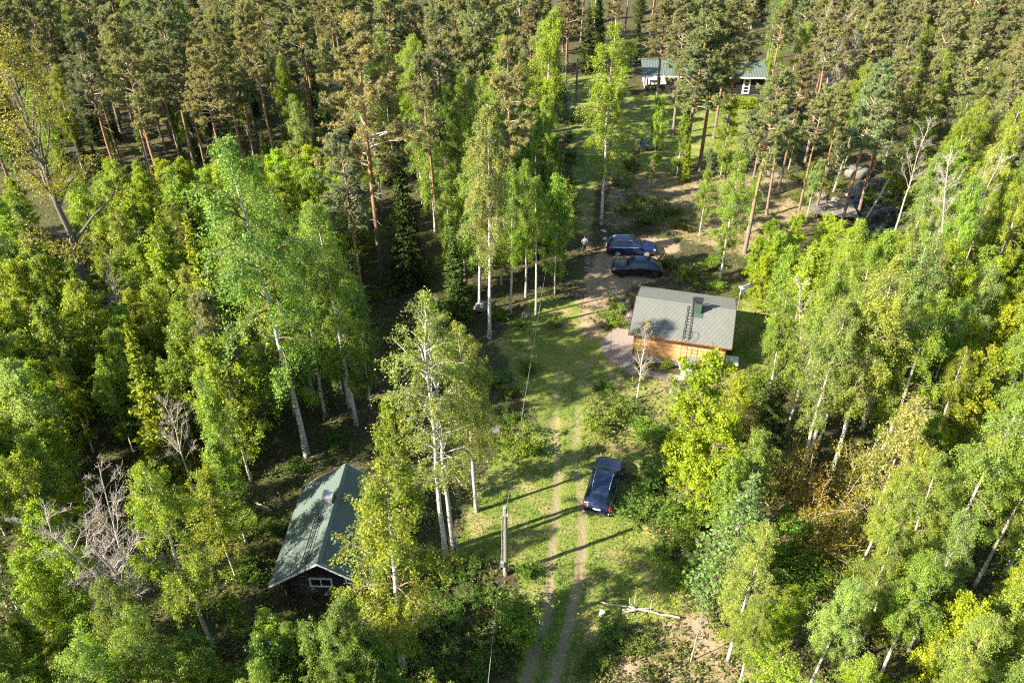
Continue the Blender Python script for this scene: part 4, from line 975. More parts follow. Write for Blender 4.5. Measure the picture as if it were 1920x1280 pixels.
PROTO = {}
def proto(kind, parts, mats, h, names=('trunk', 'branches', 'crown')):
    ms = []
    for p, m, nm in zip(parts, mats, names):
        ms.append((nm, mesh_np(kind + '_' + nm, p[0], p[1], M[m], nm == 'trunk')) if p is not None else None)
    PROTO.setdefault(kind, []).append((h, ms))
for i in range(7): proto('birch', broadleaf(100 + i, 18, (.30, .22, .36, .28, .42, .25, .33)[i], (2.4, 2.8, 2.2, 2.6, 2.4, 2.9, 2.5)[i], 70, 36000, .098, droop=.6, hang=.3, lean=(.0, .02, .03, 0, .04, .01, .02)[i]), ('birch_bark', 'twig', 'birch_leaf'), 18)
for i in range(3): proto('sparse_birch', broadleaf(140 + i, 18, (.34, .42, .30)[i], 2.8, 48, 10500, .105, droop=.4, hang=.2, wob=.09, lean=.02), ('birch_bark', 'pale_twig', 'birch_leaf'), 18)
for i in range(6): proto('young_birch', broadleaf(200 + i, 9, .16, (1.75, 2.1, 1.6, 1.9, 2.2, 1.7)[i], 58, 17000, .100, shape=(.84, .13, .8), el0=64, droop=.35, hang=.14, trunk_r=.0065, wob=.03, nsec=6, spread=.07, sides=6), ('birch_bark', 'twig', 'birch_leaf'), 9)
for i in range(4): proto('maple', broadleaf(300 + i, 11, .10, (2.3, 2.7, 2.1, 3.0)[i], 66, 21000, .145, el0=45, droop=.2, hang=.1, shape=(.78, .2, .75), wob=.03, nsec=7, spread=.11), ('grey_bark', 'twig', 'broad_leaf'), 11)
for i in range(2): proto('aspen', broadleaf(340 + i, 23, .34, 4.6, 34, 12000, .12, limb=2.8, el0=60, droop=.15, hang=.05, shape=(.72, .22, .7), wob=.12, nsec=9, spread=.22, trunk_r=.0135), ('grey_bark', 'grey_bark', 'bud_leaf'), 23)
for i in range(8): proto('pine', pine(400 + i, 18, (.50, .56, .44, .60, .52, .55, .42, .48)[i], (2.1, 1.9, 2.3, 1.8, 2.2, 2.4, 2.2, 2.0)[i], (64, 58, 70, 54, 62, 60, 72, 66)[i], tuft=20), ('pine_bark', 'pale_twig', 'pine_needle'), 18)
for i in range(2): proto('bushy_pine', pine(450 + i, 13, .22, 2.1, 70, 24, tuft=16, stubs=12), ('pine_bark', 'pale_twig', 'pine_needle'), 13)
for i in range(4): proto('spruce', spruce(500 + i, 12, (1.9, 1.6, 2.1, 1.75)[i], den=1.35), ('spruce_bark', 'twig', 'spruce_needle'), 12)
for i in range(2): proto('larch', spruce(540 + i, 10, 1.9, .42, .05, 7, 1.5, .17, .10, .55), ('grey_bark', 'twig', 'larch_needle'), 10)
for i in range(4): proto('bare_tree', bare(560 + i, 12, (.30, .35, .25, .4)[i], (2.6, 2.2, 2.4, 2.0)[i], 22, 55, (2, 1, 1, 0)[i]), ('dead_wood', 'dead_wood', None), 12)
for i in range(6): proto('bush', bush(600 + i, 2.2, 1.5, 16, 3400, .14), ('twig', 'twig', 'shrub_leaf'), 2.2, ('stems', 'branches', 'foliage'))
for i in range(3): proto('budding_bush', bush(640 + i, 3.2, 2.2, 22, 3300, .11), ('pale_twig', 'twig', 'bud_leaf'), 3.2, ('stems', 'branches', 'foliage'))
for i in range(2): proto('sapling', broadleaf(660 + i, 6, .22, 1.2, 34, 420, .10, el0=60, droop=.0, hang=.03, wob=.03, spread=.07, sides=6), ('birch_bark', 'pale_twig', 'bud_leaf'), 6)
for k in ('young_birch', 'maple', 'birch', 'spruce', 'pine'):
    pass
# ---------------------------------------------------------------- planting
rng = np.random.default_rng(7)
NAME = dict(birch='birch_tree', sparse_birch='birch_tree', young_birch='young_birch', maple='broadleaf_tree', aspen='aspen_tree', pine='pine_tree', bushy_pine='pine_tree',
            spruce='spruce_tree', larch='larch_tree', bare_tree='bare_tree', bush='shrub', budding_bush='shrub', sapling='sapling')
CATG = dict(birch='birch', sparse_birch='birch', young_birch='birch', maple='tree', aspen='aspen', pine='pine', bushy_pine='pine', spruce='spruce', larch='larch', bare_tree='bare tree', bush='shrub', budding_bush='shrub', sapling='sapling')
PHR = dict(birch='birch', sparse_birch='sparse birch', young_birch='young birch', maple='leafy tree', aspen='budding aspen', pine='pine', bushy_pine='bushy pine', spruce='spruce', larch='larch', bare_tree='bare grey tree', bush='shrub', budding_bush='budding shrub', sapling='sapling')
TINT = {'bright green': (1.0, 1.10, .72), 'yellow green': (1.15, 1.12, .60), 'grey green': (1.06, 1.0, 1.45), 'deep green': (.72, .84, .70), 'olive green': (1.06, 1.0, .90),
        'fresh green': (.90, 1.05, .90), 'olive': (1, 1, 1), 'brownish': (1.07, .99, .92), 'dull green': (.86, .93, .95), 'dark green': (.50, .62, .62), 'golden green': (1.75, 1.75, .5),
        'orange brown': (1.08, .93, .72), 'yellow': (.98, 1.04, .50), 'bare': (1, 1, 1), 'bluish': (.88, .96, .85)}
HW = dict(birch=2.4, sparse_birch=2.6, young_birch=1.4, maple=2.3, aspen=4.2, pine=1.9, bushy_pine=1.8, spruce=1.7, larch=1.7, bare_tree=2.4, bush=1.3, budding_bush=1.9, sapling=1.0)
TREES = []          # (kind, x, y, h, tint, label, short)
LAND = []           # landmarks for labels: phrase, x, y
def plant(kind, x, y, h, tint, label=None, short=None, var=None, lean=None, wide=1.0):
    TREES.append(dict(kind=kind, x=x, y=y, h=h, tint=tint, label=label, var=var, lean=lean, wide=wide))
    if short: LAND.append((short, x, y, h))
def pb(kind, bx, by, ty, tint, label=None, short=None, **k):
    x, y, _ = P(bx, by); plant(kind, x, y, H_at(y, ty), tint, label, short, **k)
def ptop(kind, tx, ty, h, tint, label=None, short=None, **k):
    x, y, _ = P(tx, ty, h); plant(kind, x, y, h, tint, label, short, **k)
for ph, (x, y, z) in (('the orange cottage', (13.9, 53, 0)), ('the black gabled cabin', (-10.1, 30.5, 0)), ('the long log house', (28.3, 119, 0)), ('the charcoal blue car', P(1131, 918)),
                      ('the dark blue estate car', P(1183, 473)), ('the black coupe car', P(1193, 512)), ('the near utility pole', P(948, 1076)), ('the grey plank shed', P(1492, 283)), ('the plank jetty', P(1562, 398)),
                      ('the distant utility pole', P(1080, 183)), ('the orange wheelbarrow', P(1438, 291)), ('the fallen pale trunk', P(1200, 1150))): LAND.append((ph, x, y, 3))

# --- trees one can single out in the photograph
pb('birch', 575, 852, 245, 'fresh green', 'tall birch with thick white trunk rising from the dark forest floor', 'the thick white trunked birch', var=1)
pb('sparse_birch', 836, 1040, 555, 'olive green', 'sparse birch with white trunk in front of the dark blue cabin shade, thinner of the pair', 'the sparse birch pair', var=0)
TREES[-1]['label'] = 'sparse birch with slim white trunk beside the lawn, standing nearest the black cabin'
pb('sparse_birch', 851, 1026, 590, 'olive green', 'sparse birch with white trunk forking low at the lawn corner', None, var=2)
ptop('birch', 880, 605, 14.5, 'olive green', 'dense birch leaning over the shaded side of the lawn', 'the dense lawn birch', var=0)
pb('birch', 757, 1256, 850, 'yellow green', 'bright birch covering the right half of the cabin roof', 'the birch over the cabin roof', var=3, wide=1.3)
ptop('young_birch', 738, 748, 9.5, 'yellow green', 'young bright birch between the cabin roof and the sparse birches', None)
pb('birch', 400, 1212, 862, 'yellow green', 'yellow green birch with white trunk between bare tree and cabin', 'the birch beside the bare tree', var=5)
pb('bare_tree', 288, 1212, 893, 'bare', 'large bare grey tree with many forked limbs near the cabin', 'the large forked bare tree', var=0, wide=1.0)
pb('birch', 918, 632, 192, 'grey green', 'silvery grey green birch with a long white trunk beside the track', 'the silvery birch by the track', var=6)
pb('birch', 957, 587, 320, 'bright green', 'bright birch with twin pale stems beside the silvery birch', None, var=2)
pb('birch', 1005, 590, 330, 'bright green', 'bright green birch standing closest to the parked cars side of the clump', 'the birch clump by the track', var=4)
pb('birch', 899, 583, 300, 'fresh green', 'fresh green birch behind the silvery birch trunk', None, var=0)
pb('young_birch', 1040, 552, 330, 'bright green', 'slim young birch at the corner of the dirt parking place', None)
pb('young_birch', 1052, 500, 340, 'bright green', 'leafy young birch overhanging the person on the path', None)
ptop('birch', 1025, 12, 19.5, 'yellow green', 'tall bright yellow green birch towering over the grass path', 'the tall bright birch at the path', var=2)
ptop('birch', 878, 122, 17, 'fresh green', 'fresh green birch standing behind the silvery birch crown', None, var=3)
ptop('birch', 770, 62, 18, 'bright green', 'tall bright birch beside the big brownish pine', 'the tall birch by the big pine', var=5)
ptop('birch', 945, 170, 14, 'fresh green', None); ptop('birch', 800, 180, 14, 'bright green', None); ptop('birch', 990, 210, 13, 'fresh green', None)
pb('birch', 1127, 422, 36, 'yellow green', 'tall full birch with white trunk beside the grass path', 'the full birch beside the path', var=0)
pb('pine', 716, 513, 30, 'brownish', 'big brownish pine with long bare orange trunk at the thicket edge', 'the big brownish pine', var=2, wide=1.2)
ptop('spruce', 748, 280, 13, 'dark green', 'dark green spruce beside the bare orange pine trunk', 'the dark spruce', var=0)
for i, (bx, by, ty, tn) in enumerate(((232, 320, 62, 'olive'), (280, 319, 72, 'dull green'), (340, 301, 35, 'olive'), (393, 282, 48, 'brownish'), (416, 256, 20, 'olive'), (481, 318, 30, 'dull green'),
                                      (205, 280, 80, 'dull green'), (312, 286, 55, 'olive'), (446, 242, 15, 'olive'), (365, 240, 30, 'dull green'), (258, 262, 40, 'olive'), (640, 330, 70, 'brownish'), (590, 300, 20, 'olive'))):
    pb('pine', bx, by, ty, tn, None, 'the pine stand front' if i == 2 else None)
plant('aspen', -33.0, 52.0, 24, 'yellow', 'huge grey limbed aspen with yellow budding crown above the thicket', 'the huge budding aspen', var=0)
pb('bushy_pine', 470, 862, 545, 'dull green', 'bushy grey green pine with reddish lower trunk among the birches', 'the bushy grey green pine', var=0)
ptop('spruce', 357, 398, 14, 'golden green', 'taller golden green spruce rising out of the thicket', 'the taller golden spruce', var=1)
ptop('spruce', 235, 606, 12.5, 'golden green', 'golden green spruce lower down the thicket beside dark gaps', 'the lower golden spruce', var=2)
ptop('spruce', 420, 640, 8, 'dark green', None); ptop('spruce', 1475, 660, 8, 'dark green', None)
pb('bare_tree', 332, 905, 775, 'bare', 'small bare tree with crooked stems in the dark gap', None, var=3, wide=.65)
pb('bare_tree', 376, 900, 770, 'bare', 'thin bare tree beside the crooked one in the dark gap', None, var=3, wide=.55)
pb('young_birch', 458, 966, 700, 'olive green', 'slender young birch with long bare stem on the dark forest floor', None, wide=.7)
pb('birch', 668, 797, 380, 'fresh green', 'birch with slim pale stem right of the thick white trunked one', None, var=1)
pb('birch', 640, 740, 380, 'bright green'); pb('birch', 610, 780, 420, 'deep green'); pb('birch', 545, 640, 300, 'bright green'); pb('birch', 655, 765, 430, 'bright green'); pb('birch', 585, 735, 400, 'fresh green'); pb('birch', 695, 765, 560, 'deep green'); pb('birch', 630, 690, 400, 'olive green'); pb('birch', 690, 720, 520, 'deep green')
for i, (bx, by, ty, tn) in enumerate(((1231, 190, -25, 'brownish'), (1281, 324, -5, 'olive'), (1311, 319, -15, 'brownish'), (1362, 237, -30, 'olive'), (1396, 473, 125, 'olive'), (1412, 338, 150, 'dull green'),
                                      (1437, 403, 140, 'olive'), (1457, 364, 95, 'brownish'), (1491, 430, 165, 'olive'), (1531, 392, 150, 'brownish'), (1611, 394, 95, 'olive'), (1545, 400, 250, 'dull green'))):
    L_ = ('thin pine with pinkish forked trunk in front of the log house', 'dark trunked pine standing on the slope below the lawn', 'tall pine with straight orange trunk in the middle of the lawn edge', 'dark trunked pine before the white paned door',
          'slim leaning pine with orange trunk nearest the cottage', 'slim pine with short visible orange trunk beside the wheelbarrow', 'slim orange trunked pine right of the wheelbarrow', 'orange trunked pine in front of the plank shed',
          'grey trunked pine on the brown slope above the shrubs', 'pink trunked pine standing beside the jetty', 'pine with vivid orange trunk at the pond edge', 'short dull pine between jetty and brown slope')[i]
    pb('pine', bx, by, ty, tn, L_, var=6 if i in (0, 1, 2, 3) else None, wide=1.3 if i < 4 else 1.0, short={2: 'the straight orange pine on the lawn', 10: 'the vivid orange pine at the pond', 4: 'the slim pine nearest the cottage'}.get(i))
pb('pine', 1262, 252, -12, 'olive', 'pine with its crown hanging before the left part of the long roof', var=7, wide=1.2); pb('pine', 1338, 262, -8, 'brownish', 'pine with its crown hanging before the middle of the long roof', var=2, wide=1.15)
pb('sparse_birch', 1618, 412, 190, 'bright green', 'leaning white birch at the pond edge beside the orange pine', 'the leaning pond birch', lean=(.30, .05), wide=.8)
pb('young_birch', 1512, 407, 300, 'grey green'); pb('young_birch', 1478, 318, 215, 'dull green' if False else 'deep green')
pb('birch', 1351, 518, 280, 'bright green', 'bright birch on the slope between the black car and shrubs', 'the bright slope birch', var=1, wide=1.15)
pb('young_birch', 1311, 442, 322, 'bright green', 'smaller bright birch beside the slope birch', None); pb('young_birch', 1400, 440, 330, 'fresh green')
ptop('maple', 1336, 664, 11.3, 'yellow green', 'vivid yellow green leafy tree hiding the white shed', 'the vivid leafy tree', var=0, wide=1.0)
ptop('maple', 1385, 705, 5.5, 'olive green', 'low olive leafy tree behind the vivid one'); ptop('maple', 1352, 775, 8.0, 'yellow green', 'lower vivid yellow green leafy tree in front of the vivid shed tree', var=1, wide=1.15)
ptop('larch', 1402, 878, 10.5, 'bluish', 'pale bluish green larch in front of the orange bushes', 'the pale larch', var=0, wide=1.25)
pb('birch', 1363, 1242, 985, 'olive green', 'birch with bright white lower trunk near the bottom edge', 'the low birch with white trunk', var=1)
for i, (bx, by, ty, tn) in enumerate(((1466, 832, 480, 'bright green'), (1498, 896, 560, 'grey green'), (1510, 872, 540, 'olive green'), (1560, 884, 470, 'olive green'), (1616, 803, 430, 'grey green'), (1640, 840, 560, 'olive green'), (1585, 800, 455, 'grey green'), (1700, 830, 560, 'bright green'), (1430, 800, 545, 'bright green'))):
    pb('birch', bx, by, ty, tn, None, 'the white stemmed birches' if i == 3 else None)
pb('birch', 1880, 1080, 700, 'yellow green', 'big birch with stout white trunk at the picture edge', 'the stout white birch at the edge', var=1)
pb('birch', 1824, 1102, 815, 'yellow green'); pb('birch', 1705, 1215, 960, 'grey green', 'grey green birch with white trunk low in the woodland', 'the grey green low birch', var=2); pb('birch', 1580, 1250, 985, 'olive green'); pb('birch', 1640, 1290, 1040, 'bright green')
ptop('bare_tree', 1762, 165, 15, 'bare', 'bare silvery tree with upright limbs among the pines', 'the silvery bare tree', var=3, wide=.9)
ptop('bare_tree', 1855, 250, 16, 'bare', 'wide bare silvery tree above the bright leafy trees', 'the wide silvery bare tree', var=1)
ptop('bare_tree', 1590, -5, 18, 'bare', 'bare pale tree behind the pines at the top', None, var=0); ptop('bare_tree', 1690, 40, 15, 'bare', 'dead white trunk standing among the far pines', None, var=3, wide=.5)
pb('bare_tree', 1752, 1010, 895, 'bare', 'small bare brown tree in a gap between bright birches', 'the small bare tree in the gap', var=2)
pb('bare_tree', 1295, 1240, 1130, 'bare', 'thin bare sapling near the fallen trunk', None, var=3, wide=.8)
for (px, py, h, tn, lb) in ((1500, 965, 3.6, 'orange brown', 'orange brown budding shrub in front of the white stemmed birches'), (1585, 935, 3.8, 'yellow', None), (1540, 1045, 3.2, 'yellow', None), (1600, 1040, 3.4, 'yellow', None), (1590, 1160, 3.2, 'yellow', 'vivid yellow budding shrub among green birches'), (1470, 900, 3, 'yellow', None), (1400, 835, 3.0, 'yellow', None), (1430, 930, 2.6, 'yellow', None)):
    pb('budding_bush', px, py, 0, tn, lb, 'the orange brown shrubs' if lb and 'orange' in lb else None); TREES[-1]['h'] = h
for (px, py, h, tn) in ((1450, 440, 6, 'bright green'), (1500, 425, 6, 'yellow green'), (1560, 425, 5, 'yellow green'), (1610, 450, 5.5, 'bright green'), (1440, 500, 6, 'yellow green'), (1500, 500, 6, 'bright green'), (1560, 490, 6.5, 'bright green'), (1640, 480, 6, 'bright green'), (1425, 470, 5, 'bright green'), (1530, 540, 6.5, 'olive green'), (1600, 520, 7, 'bright green')):
    ptop('maple', px, py - 25, h, tn, None, 'the willows behind the cottage' if px == 1500 and py == 425 else None)
pb('sapling', 1194, 747, 605, 'yellow', 'thin sapling with reddish twigs in front of the orange wall', 'the reddish sapling', var=0)
ptop('young_birch', 1240, 186, 9, 'bright green', 'young birch on the lawn left of the orange pine'); ptop('young_birch', 1285, 205, 8, 'bright green', 'second young birch on the lawn beside the orange pine')
ptop('young_birch', 1375, 185, 9, 'yellow green', 'bright young birch in front of the white paned door'); ptop('spruce', 1293, 252, 5.5, 'golden green', 'small golden spruce at the lower lawn edge', None, var=1)
ptop('bushy_pine', 1195, 262, 5, 'dull green', 'small dark bushy pine beside the tarpaulin covered woodpile'); ptop('bushy_pine', 1335, 275, 4, 'dull green', None); ptop('bushy_pine', 1225, 300, 3.5, 'olive', None)
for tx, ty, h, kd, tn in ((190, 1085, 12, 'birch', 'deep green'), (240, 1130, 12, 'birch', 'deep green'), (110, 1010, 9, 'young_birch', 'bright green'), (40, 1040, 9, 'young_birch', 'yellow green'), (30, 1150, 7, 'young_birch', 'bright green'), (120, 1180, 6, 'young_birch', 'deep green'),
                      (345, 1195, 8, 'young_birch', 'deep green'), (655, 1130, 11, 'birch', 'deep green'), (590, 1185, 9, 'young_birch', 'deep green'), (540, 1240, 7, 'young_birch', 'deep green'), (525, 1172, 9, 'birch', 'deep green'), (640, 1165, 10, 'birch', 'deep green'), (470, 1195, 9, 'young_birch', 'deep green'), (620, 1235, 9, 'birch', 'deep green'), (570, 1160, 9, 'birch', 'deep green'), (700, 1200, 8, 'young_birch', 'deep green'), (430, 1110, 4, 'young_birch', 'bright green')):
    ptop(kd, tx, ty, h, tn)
# --- shrubs round the clearing
for (px, py, h, tn, wd, lb) in ((978, 845, 1.9, 'yellow green', 1.3, 'bright green rounded shrub where the lawn meets the shade'), (964, 1185, 2.4, 'bright green', .95, 'bright leafy shrub at the foot of the utility pole'), (1120, 800, 1.9, 'olive green', 1.3, 'olive twiggy shrub on the bank beside the track'),
                            (1215, 815, 1.3, 'bright green', 1.7, 'low bright green shrub below the sapling'), (1170, 770, 1.3, 'olive green', 1.4, None), (1250, 850, 1.4, 'bright green', 1.5, None), (1225, 905, 1.4, 'deep green', 1.6, 'dark low shrub beside the charcoal blue car'), (1205, 965, 1.5, 'deep green', 1.5, None), (1265, 975, 1.6, 'bright green', 1.3, None),
                            (1150, 606, 1.5, 'bright green', 1.3, 'green shrub beside the boulders at the cottage end'), (1152, 575, 1.1, 'olive green', 1.2, None), (1250, 690, .9, 'yellow green', 1.2, None), (1130, 735, .9, 'deep green', 1.4, None), (990, 700, .9, 'deep green', 1.6, None), (960, 740, .9, 'bright green', 1.5, None), (930, 720, 1.0, 'deep green', 1.5, None), (950, 790, 1.0, 'deep green', 1.4, None),
                            (990, 1075, 1.0, 'deep green', 1.2, None), (880, 1060, .9, 'deep green', 1.4, None), (830, 1090, .9, 'deep green', 1.4, None), (900, 1120, 1.0, 'deep green', 1.5, None), (850, 1160, 1.1, 'deep green', 1.5, None), (800, 1180, 1.2, 'deep green', 1.5, None), (920, 1200, 1.2, 'deep green', 1.5, None), (820, 1250, 1.3, 'deep green', 1.6, None), (890, 1260, 1.1, 'deep green', 1.6, None),
                            (1140, 1200, 1.0, 'deep green', 1.5, None), (1110, 1240, .9, 'deep green', 1.5, None), (1190, 1220, .9, 'olive green', 1.5, None), (1270, 1090, 1.1, 'bright green', 1.4, None), (1300, 1060, 1.3, 'bright green', 1.4, None), (1240, 1040, 1.0, 'deep green', 1.5, None), (1290, 1000, 1.4, 'bright green', 1.3, None), (1320, 960, 1.4, 'yellow green', 1.3, None),
                            (1200, 385, 1.2, 'olive green', 1.8, None), (1250, 400, 1.4, 'deep green', 1.9, None), (1210, 420, 1.1, 'deep green', 2.0, None), (1170, 400, 1.0, 'yellow green', 1.6, None), (1280, 430, 1.3, 'olive green', 1.6, None), (1330, 500, 1.2, 'bright green', 1.6, None), (1290, 520, 1.2, 'olive green', 1.7, None), (1250, 500, 1.2, 'deep green', 1.7, None), (1340, 540, 1.0, 'bright green', 1.7, None), (1160, 350, 1.2, 'olive green', 1.5, None), (1180, 320, 1.3, 'olive green', 1.4, None),
                            (1390, 560, .9, 'yellow green', 1.4, None), (1400, 760, 1.3, 'olive green', 1.5, None), (1420, 720, 1.4, 'yellow green', 1.4, None), (700, 1290, 2.0, 'deep green', 1.4, None), (1060, 430, 1.2, 'bright green', 1.2, None), (880, 560, 1.2, 'yellow green', 1.4, None), (930, 600, .9, 'yellow green', 1.6, None), (970, 610, .8, 'olive green', 1.6, None), (1040, 610, .9, 'olive green', 1.6, None),
                            (740, 540, 1.2, 'deep green', 1.5, None), (790, 525, 1.4, 'deep green', 1.5, None), (700, 560, 1.1, 'olive green', 1.5, None), (470, 1000, 1.1, 'olive green', 1.5, None), (520, 1000, .8, 'deep green', 1.5, None), (460, 1080, 1.3, 'bright green', 1.4, None), (560, 880, .8, 'deep green', 1.7, None), (640, 830, .9, 'deep green', 1.6, None), (1560, 350, 1.0, 'olive green', 1.5, None), (1510, 345, 1.6, 'yellow green', 1.4, None), (1500, 380, 1.2, 'yellow green', 1.3, None), (1640, 450, 1.4, 'bright green', 1.2, None), (1058, 395, 1.6, 'deep green', 1.3, None), (1062, 345, 1.4, 'bright green', 1.3, None), (1066, 300, 1.5, 'deep green', 1.3, None), (1064, 262, 1.4, 'bright green', 1.3, None), (1068, 228, 1.4, 'olive green', 1.3, None), (1480, 1010, 1.6, 'bright green', 1.5, None), (1560, 985, 1.5, 'yellow green', 1.5, None), (1520, 1090, 1.7, 'bright green', 1.5, None), (1455, 1060, 1.5, 'bright green', 1.5, None), (1590, 1095, 1.8, 'yellow green', 1.4, None), (1655, 370, 1.5, 'bright green', 1.3, None), (1625, 370, 1.6, 'bright green', 1.2, None)):
    x, y, _ = P(px, py); plant('bush', x, y, h, tn, lb, {978: 'the bright rounded shrub', 964: 'the shrub under the utility pole'}.get(px), wide=wd)

# --- the woodland between and behind them
KEEP = [[(985, 1290), (985, 1150), (880, 1120), (850, 1010), (930, 960), (900, 870), (1000, 800), (955, 640), (925, 560), (1060, 560), (1066, 420), (1052, 360), (1072, 300), (1050, 230), (1074, 190), (1066, 150), (1200, 150), (1195, 330), (1140, 420), (1240, 430), (1330, 470), (1430, 545), (1440, 690), (1420, 740), (1270, 780), (1250, 960), (1270, 1160), (1120, 1290)],
        [(500, 1120), (515, 1050), (565, 925), (656, 858), (640, 1000), (680, 1110)], [(470, 1000), (500, 790), (690, 780), (660, 860), (560, 920), (510, 1050)],
        [(1195, 95), (1432, 95), (1432, 180), (1410, 320), (1290, 330), (1170, 330)], [(1290, 260), (1420, 280), (1540, 330), (1545, 420), (1480, 420), (1400, 480), (1320, 440)], [(1530, 375), (1600, 370), (1680, 350), (1675, 440), (1590, 410), (1530, 410)], [(1430, 225), (1510, 225), (1510, 300), (1430, 300)],
        [(1430, 900), (1620, 900), (1600, 1080), (1450, 1080)], [(150, 880), (330, 880), (380, 1020), (300, 1200), (180, 1180)], [(690, 640), (720, 380), (770, 290), (800, 420), (790, 510)], [(840, 1290), (715, 1290), (715, 1160), (860, 1060), (880, 1290)], [(40, 200), (95, 330), (150, 490), (95, 470), (20, 260)]]
def seen(x, y, h, hw):
    a = PX(x, y, h); b = PX(x, y, h * .3); s = FPX * hw / (y * cos(PITCH) + (CAM_H - h) * sin(PITCH))
    return max(a[0], b[0]) > -s - 130 and min(a[0], b[0]) < 1920 + s and a[1] < 1300 and PX(x, y, h * .42)[1] > -12
def clear(x, y, h, hw):
    for z in (0, .35, .55, .78, .97):
        s = FPX * hw * (0 if z == 0 else .75 if z < .9 else .3) / (y * cos(PITCH) + (CAM_H - h * z) * sin(PITCH))
        p = PX(x, y, h * z)
        for dx in (-s, 0, s):
            for k in KEEP:
                if inside(k, p[0] + dx, p[1]): return False
    return True
def fill(n, xr, yr, kinds, spacing, hr, seed, low=None):
    r = random.Random(seed); names = [k for k, w_, t in kinds]; ws = [w_ for k, w_, t in kinds]; tm = {k: t for k, w_, t in kinds}; c = 0
    pts = [(t['x'], t['y'], t['kind']) for t in TREES if t['kind'] not in ('bush', 'budding_bush', 'sapling')]
    for _ in range(n):
        x, y = r.uniform(*xr), r.uniform(*yr); k = r.choices(names, ws)[0]
        if k == 'pine' and sum(t['kind'] in ('pine', 'bushy_pine') for t in TREES) >= 292: continue
        h = r.uniform(*hr[k]); hw = HW[k] * h / PROTO[k][0][0]
        if not seen(x, y, h, hw) or any((x - a) ** 2 + (y - b) ** 2 < spacing ** 2 for a, b, _ in pts) or not clear(x, y, h, hw): continue
        if low and PX(x, y, h)[1] < np.interp(PX(x, y, h)[0], *low): continue
        pts.append((x, y, k)); plant(k, x, y, h, r.choices(*zip(*tm[k]))[0]); c += 1
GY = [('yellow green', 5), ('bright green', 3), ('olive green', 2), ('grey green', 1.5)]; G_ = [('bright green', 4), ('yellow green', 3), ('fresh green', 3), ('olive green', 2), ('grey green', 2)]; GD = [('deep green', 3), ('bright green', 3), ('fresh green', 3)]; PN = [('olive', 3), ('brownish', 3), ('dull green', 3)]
HR = dict(birch=(12, 17), young_birch=(6.5, 11.5), maple=(6, 10.5), pine=(15, 20.5), spruce=(7, 13), bare_tree=(6, 12), bushy_pine=(8, 12), sparse_birch=(12, 16), larch=(8, 11), aspen=(14, 18))
BT = [('bare', 1)]
fill(7000, (-56, -15), (27, 77), [('young_birch', 9, GY), ('maple', 3, [('yellow green', 2), ('bright green', 2), ('olive green', 2)]), ('spruce', .5, [('golden green', 2), ('dark green', 1)]), ('birch', .25, GY), ('bare_tree', .12, BT)], 1.95, HR, 1, ((-100, 0, 160, 480, 560, 640), (330, 330, 300, 290, 240, 300)))
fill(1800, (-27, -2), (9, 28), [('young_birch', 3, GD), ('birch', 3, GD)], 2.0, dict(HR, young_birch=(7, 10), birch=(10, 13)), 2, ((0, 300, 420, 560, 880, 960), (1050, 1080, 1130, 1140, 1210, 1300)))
r_ = random.Random(21)                                   # the wood goes on below the picture's edge and shades the track
for i in range(26):
    x, y, h = r_.uniform(-26, -3), r_.uniform(2, 15), r_.uniform(11, 15)
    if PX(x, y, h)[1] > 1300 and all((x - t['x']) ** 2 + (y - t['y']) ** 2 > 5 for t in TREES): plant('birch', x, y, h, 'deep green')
fill(2600, (-16, 6), (55, 90), [('birch', 5, G_), ('young_birch', 4, G_), ('pine', 1, PN), ('spruce', .8, [('dark green', 2), ('dull green', 1)])], 2.6, dict(HR, birch=(12, 17)), 3)
fill(4200, (-75, 4), (79, 112), [('pine', 8, PN), ('birch', 2, G_), ('spruce', .6, [('dark green', 1)])], 4.0, dict(HR, birch=(11, 15)), 4)
fill(1500, (-70, 2), (84, 118), [('young_birch', 2, GD), ('spruce', 2, [('dark green', 1), ('dull green', 1)])], 2.2, dict(HR, young_birch=(3, 5.5), spruce=(3, 6)), 14)
fill(2600, (-100, 12), (112, 165), [('pine', 8, PN), ('birch', 2.6, G_), ('spruce', 3, [('dark green', 1), ('dull green', 1)])], 4.9, dict(HR, birch=(12, 16)), 5)
fill(2400, (8, 110), (127, 170), [('pine', 8, PN), ('birch', 3, G_), ('spruce', 3, [('dark green', 1), ('dull green', 1)])], 4.6, HR, 6)
fill(4500, (20, 62), (22, 66), [('birch', 5, GY), ('maple', 4, [('yellow green', 2), ('bright green', 2), ('olive green', 2)]), ('young_birch', 4, GY), ('spruce', .5, [('dark green', 1), ('golden green', 1)]), ('bare_tree', .3, BT)], 2.15, dict(HR, birch=(11, 15)), 7)
fill(1800, (11, 32), (14, 34), [('birch', 4, G_), ('young_birch', 4, G_), ('maple', 2, G_)], 2.1, dict(HR, birch=(8, 11), young_birch=(5, 8), maple=(4, 7)), 8)
fill(3600, (34, 95), (62, 126), [('pine', 6, PN), ('birch', 3.4, GY), ('maple', .8, G_), ('bare_tree', .3, BT), ('spruce', .5, [('dark green', 1)])], 3.3, dict(HR, pine=(14, 18), birch=(11, 14)), 9)

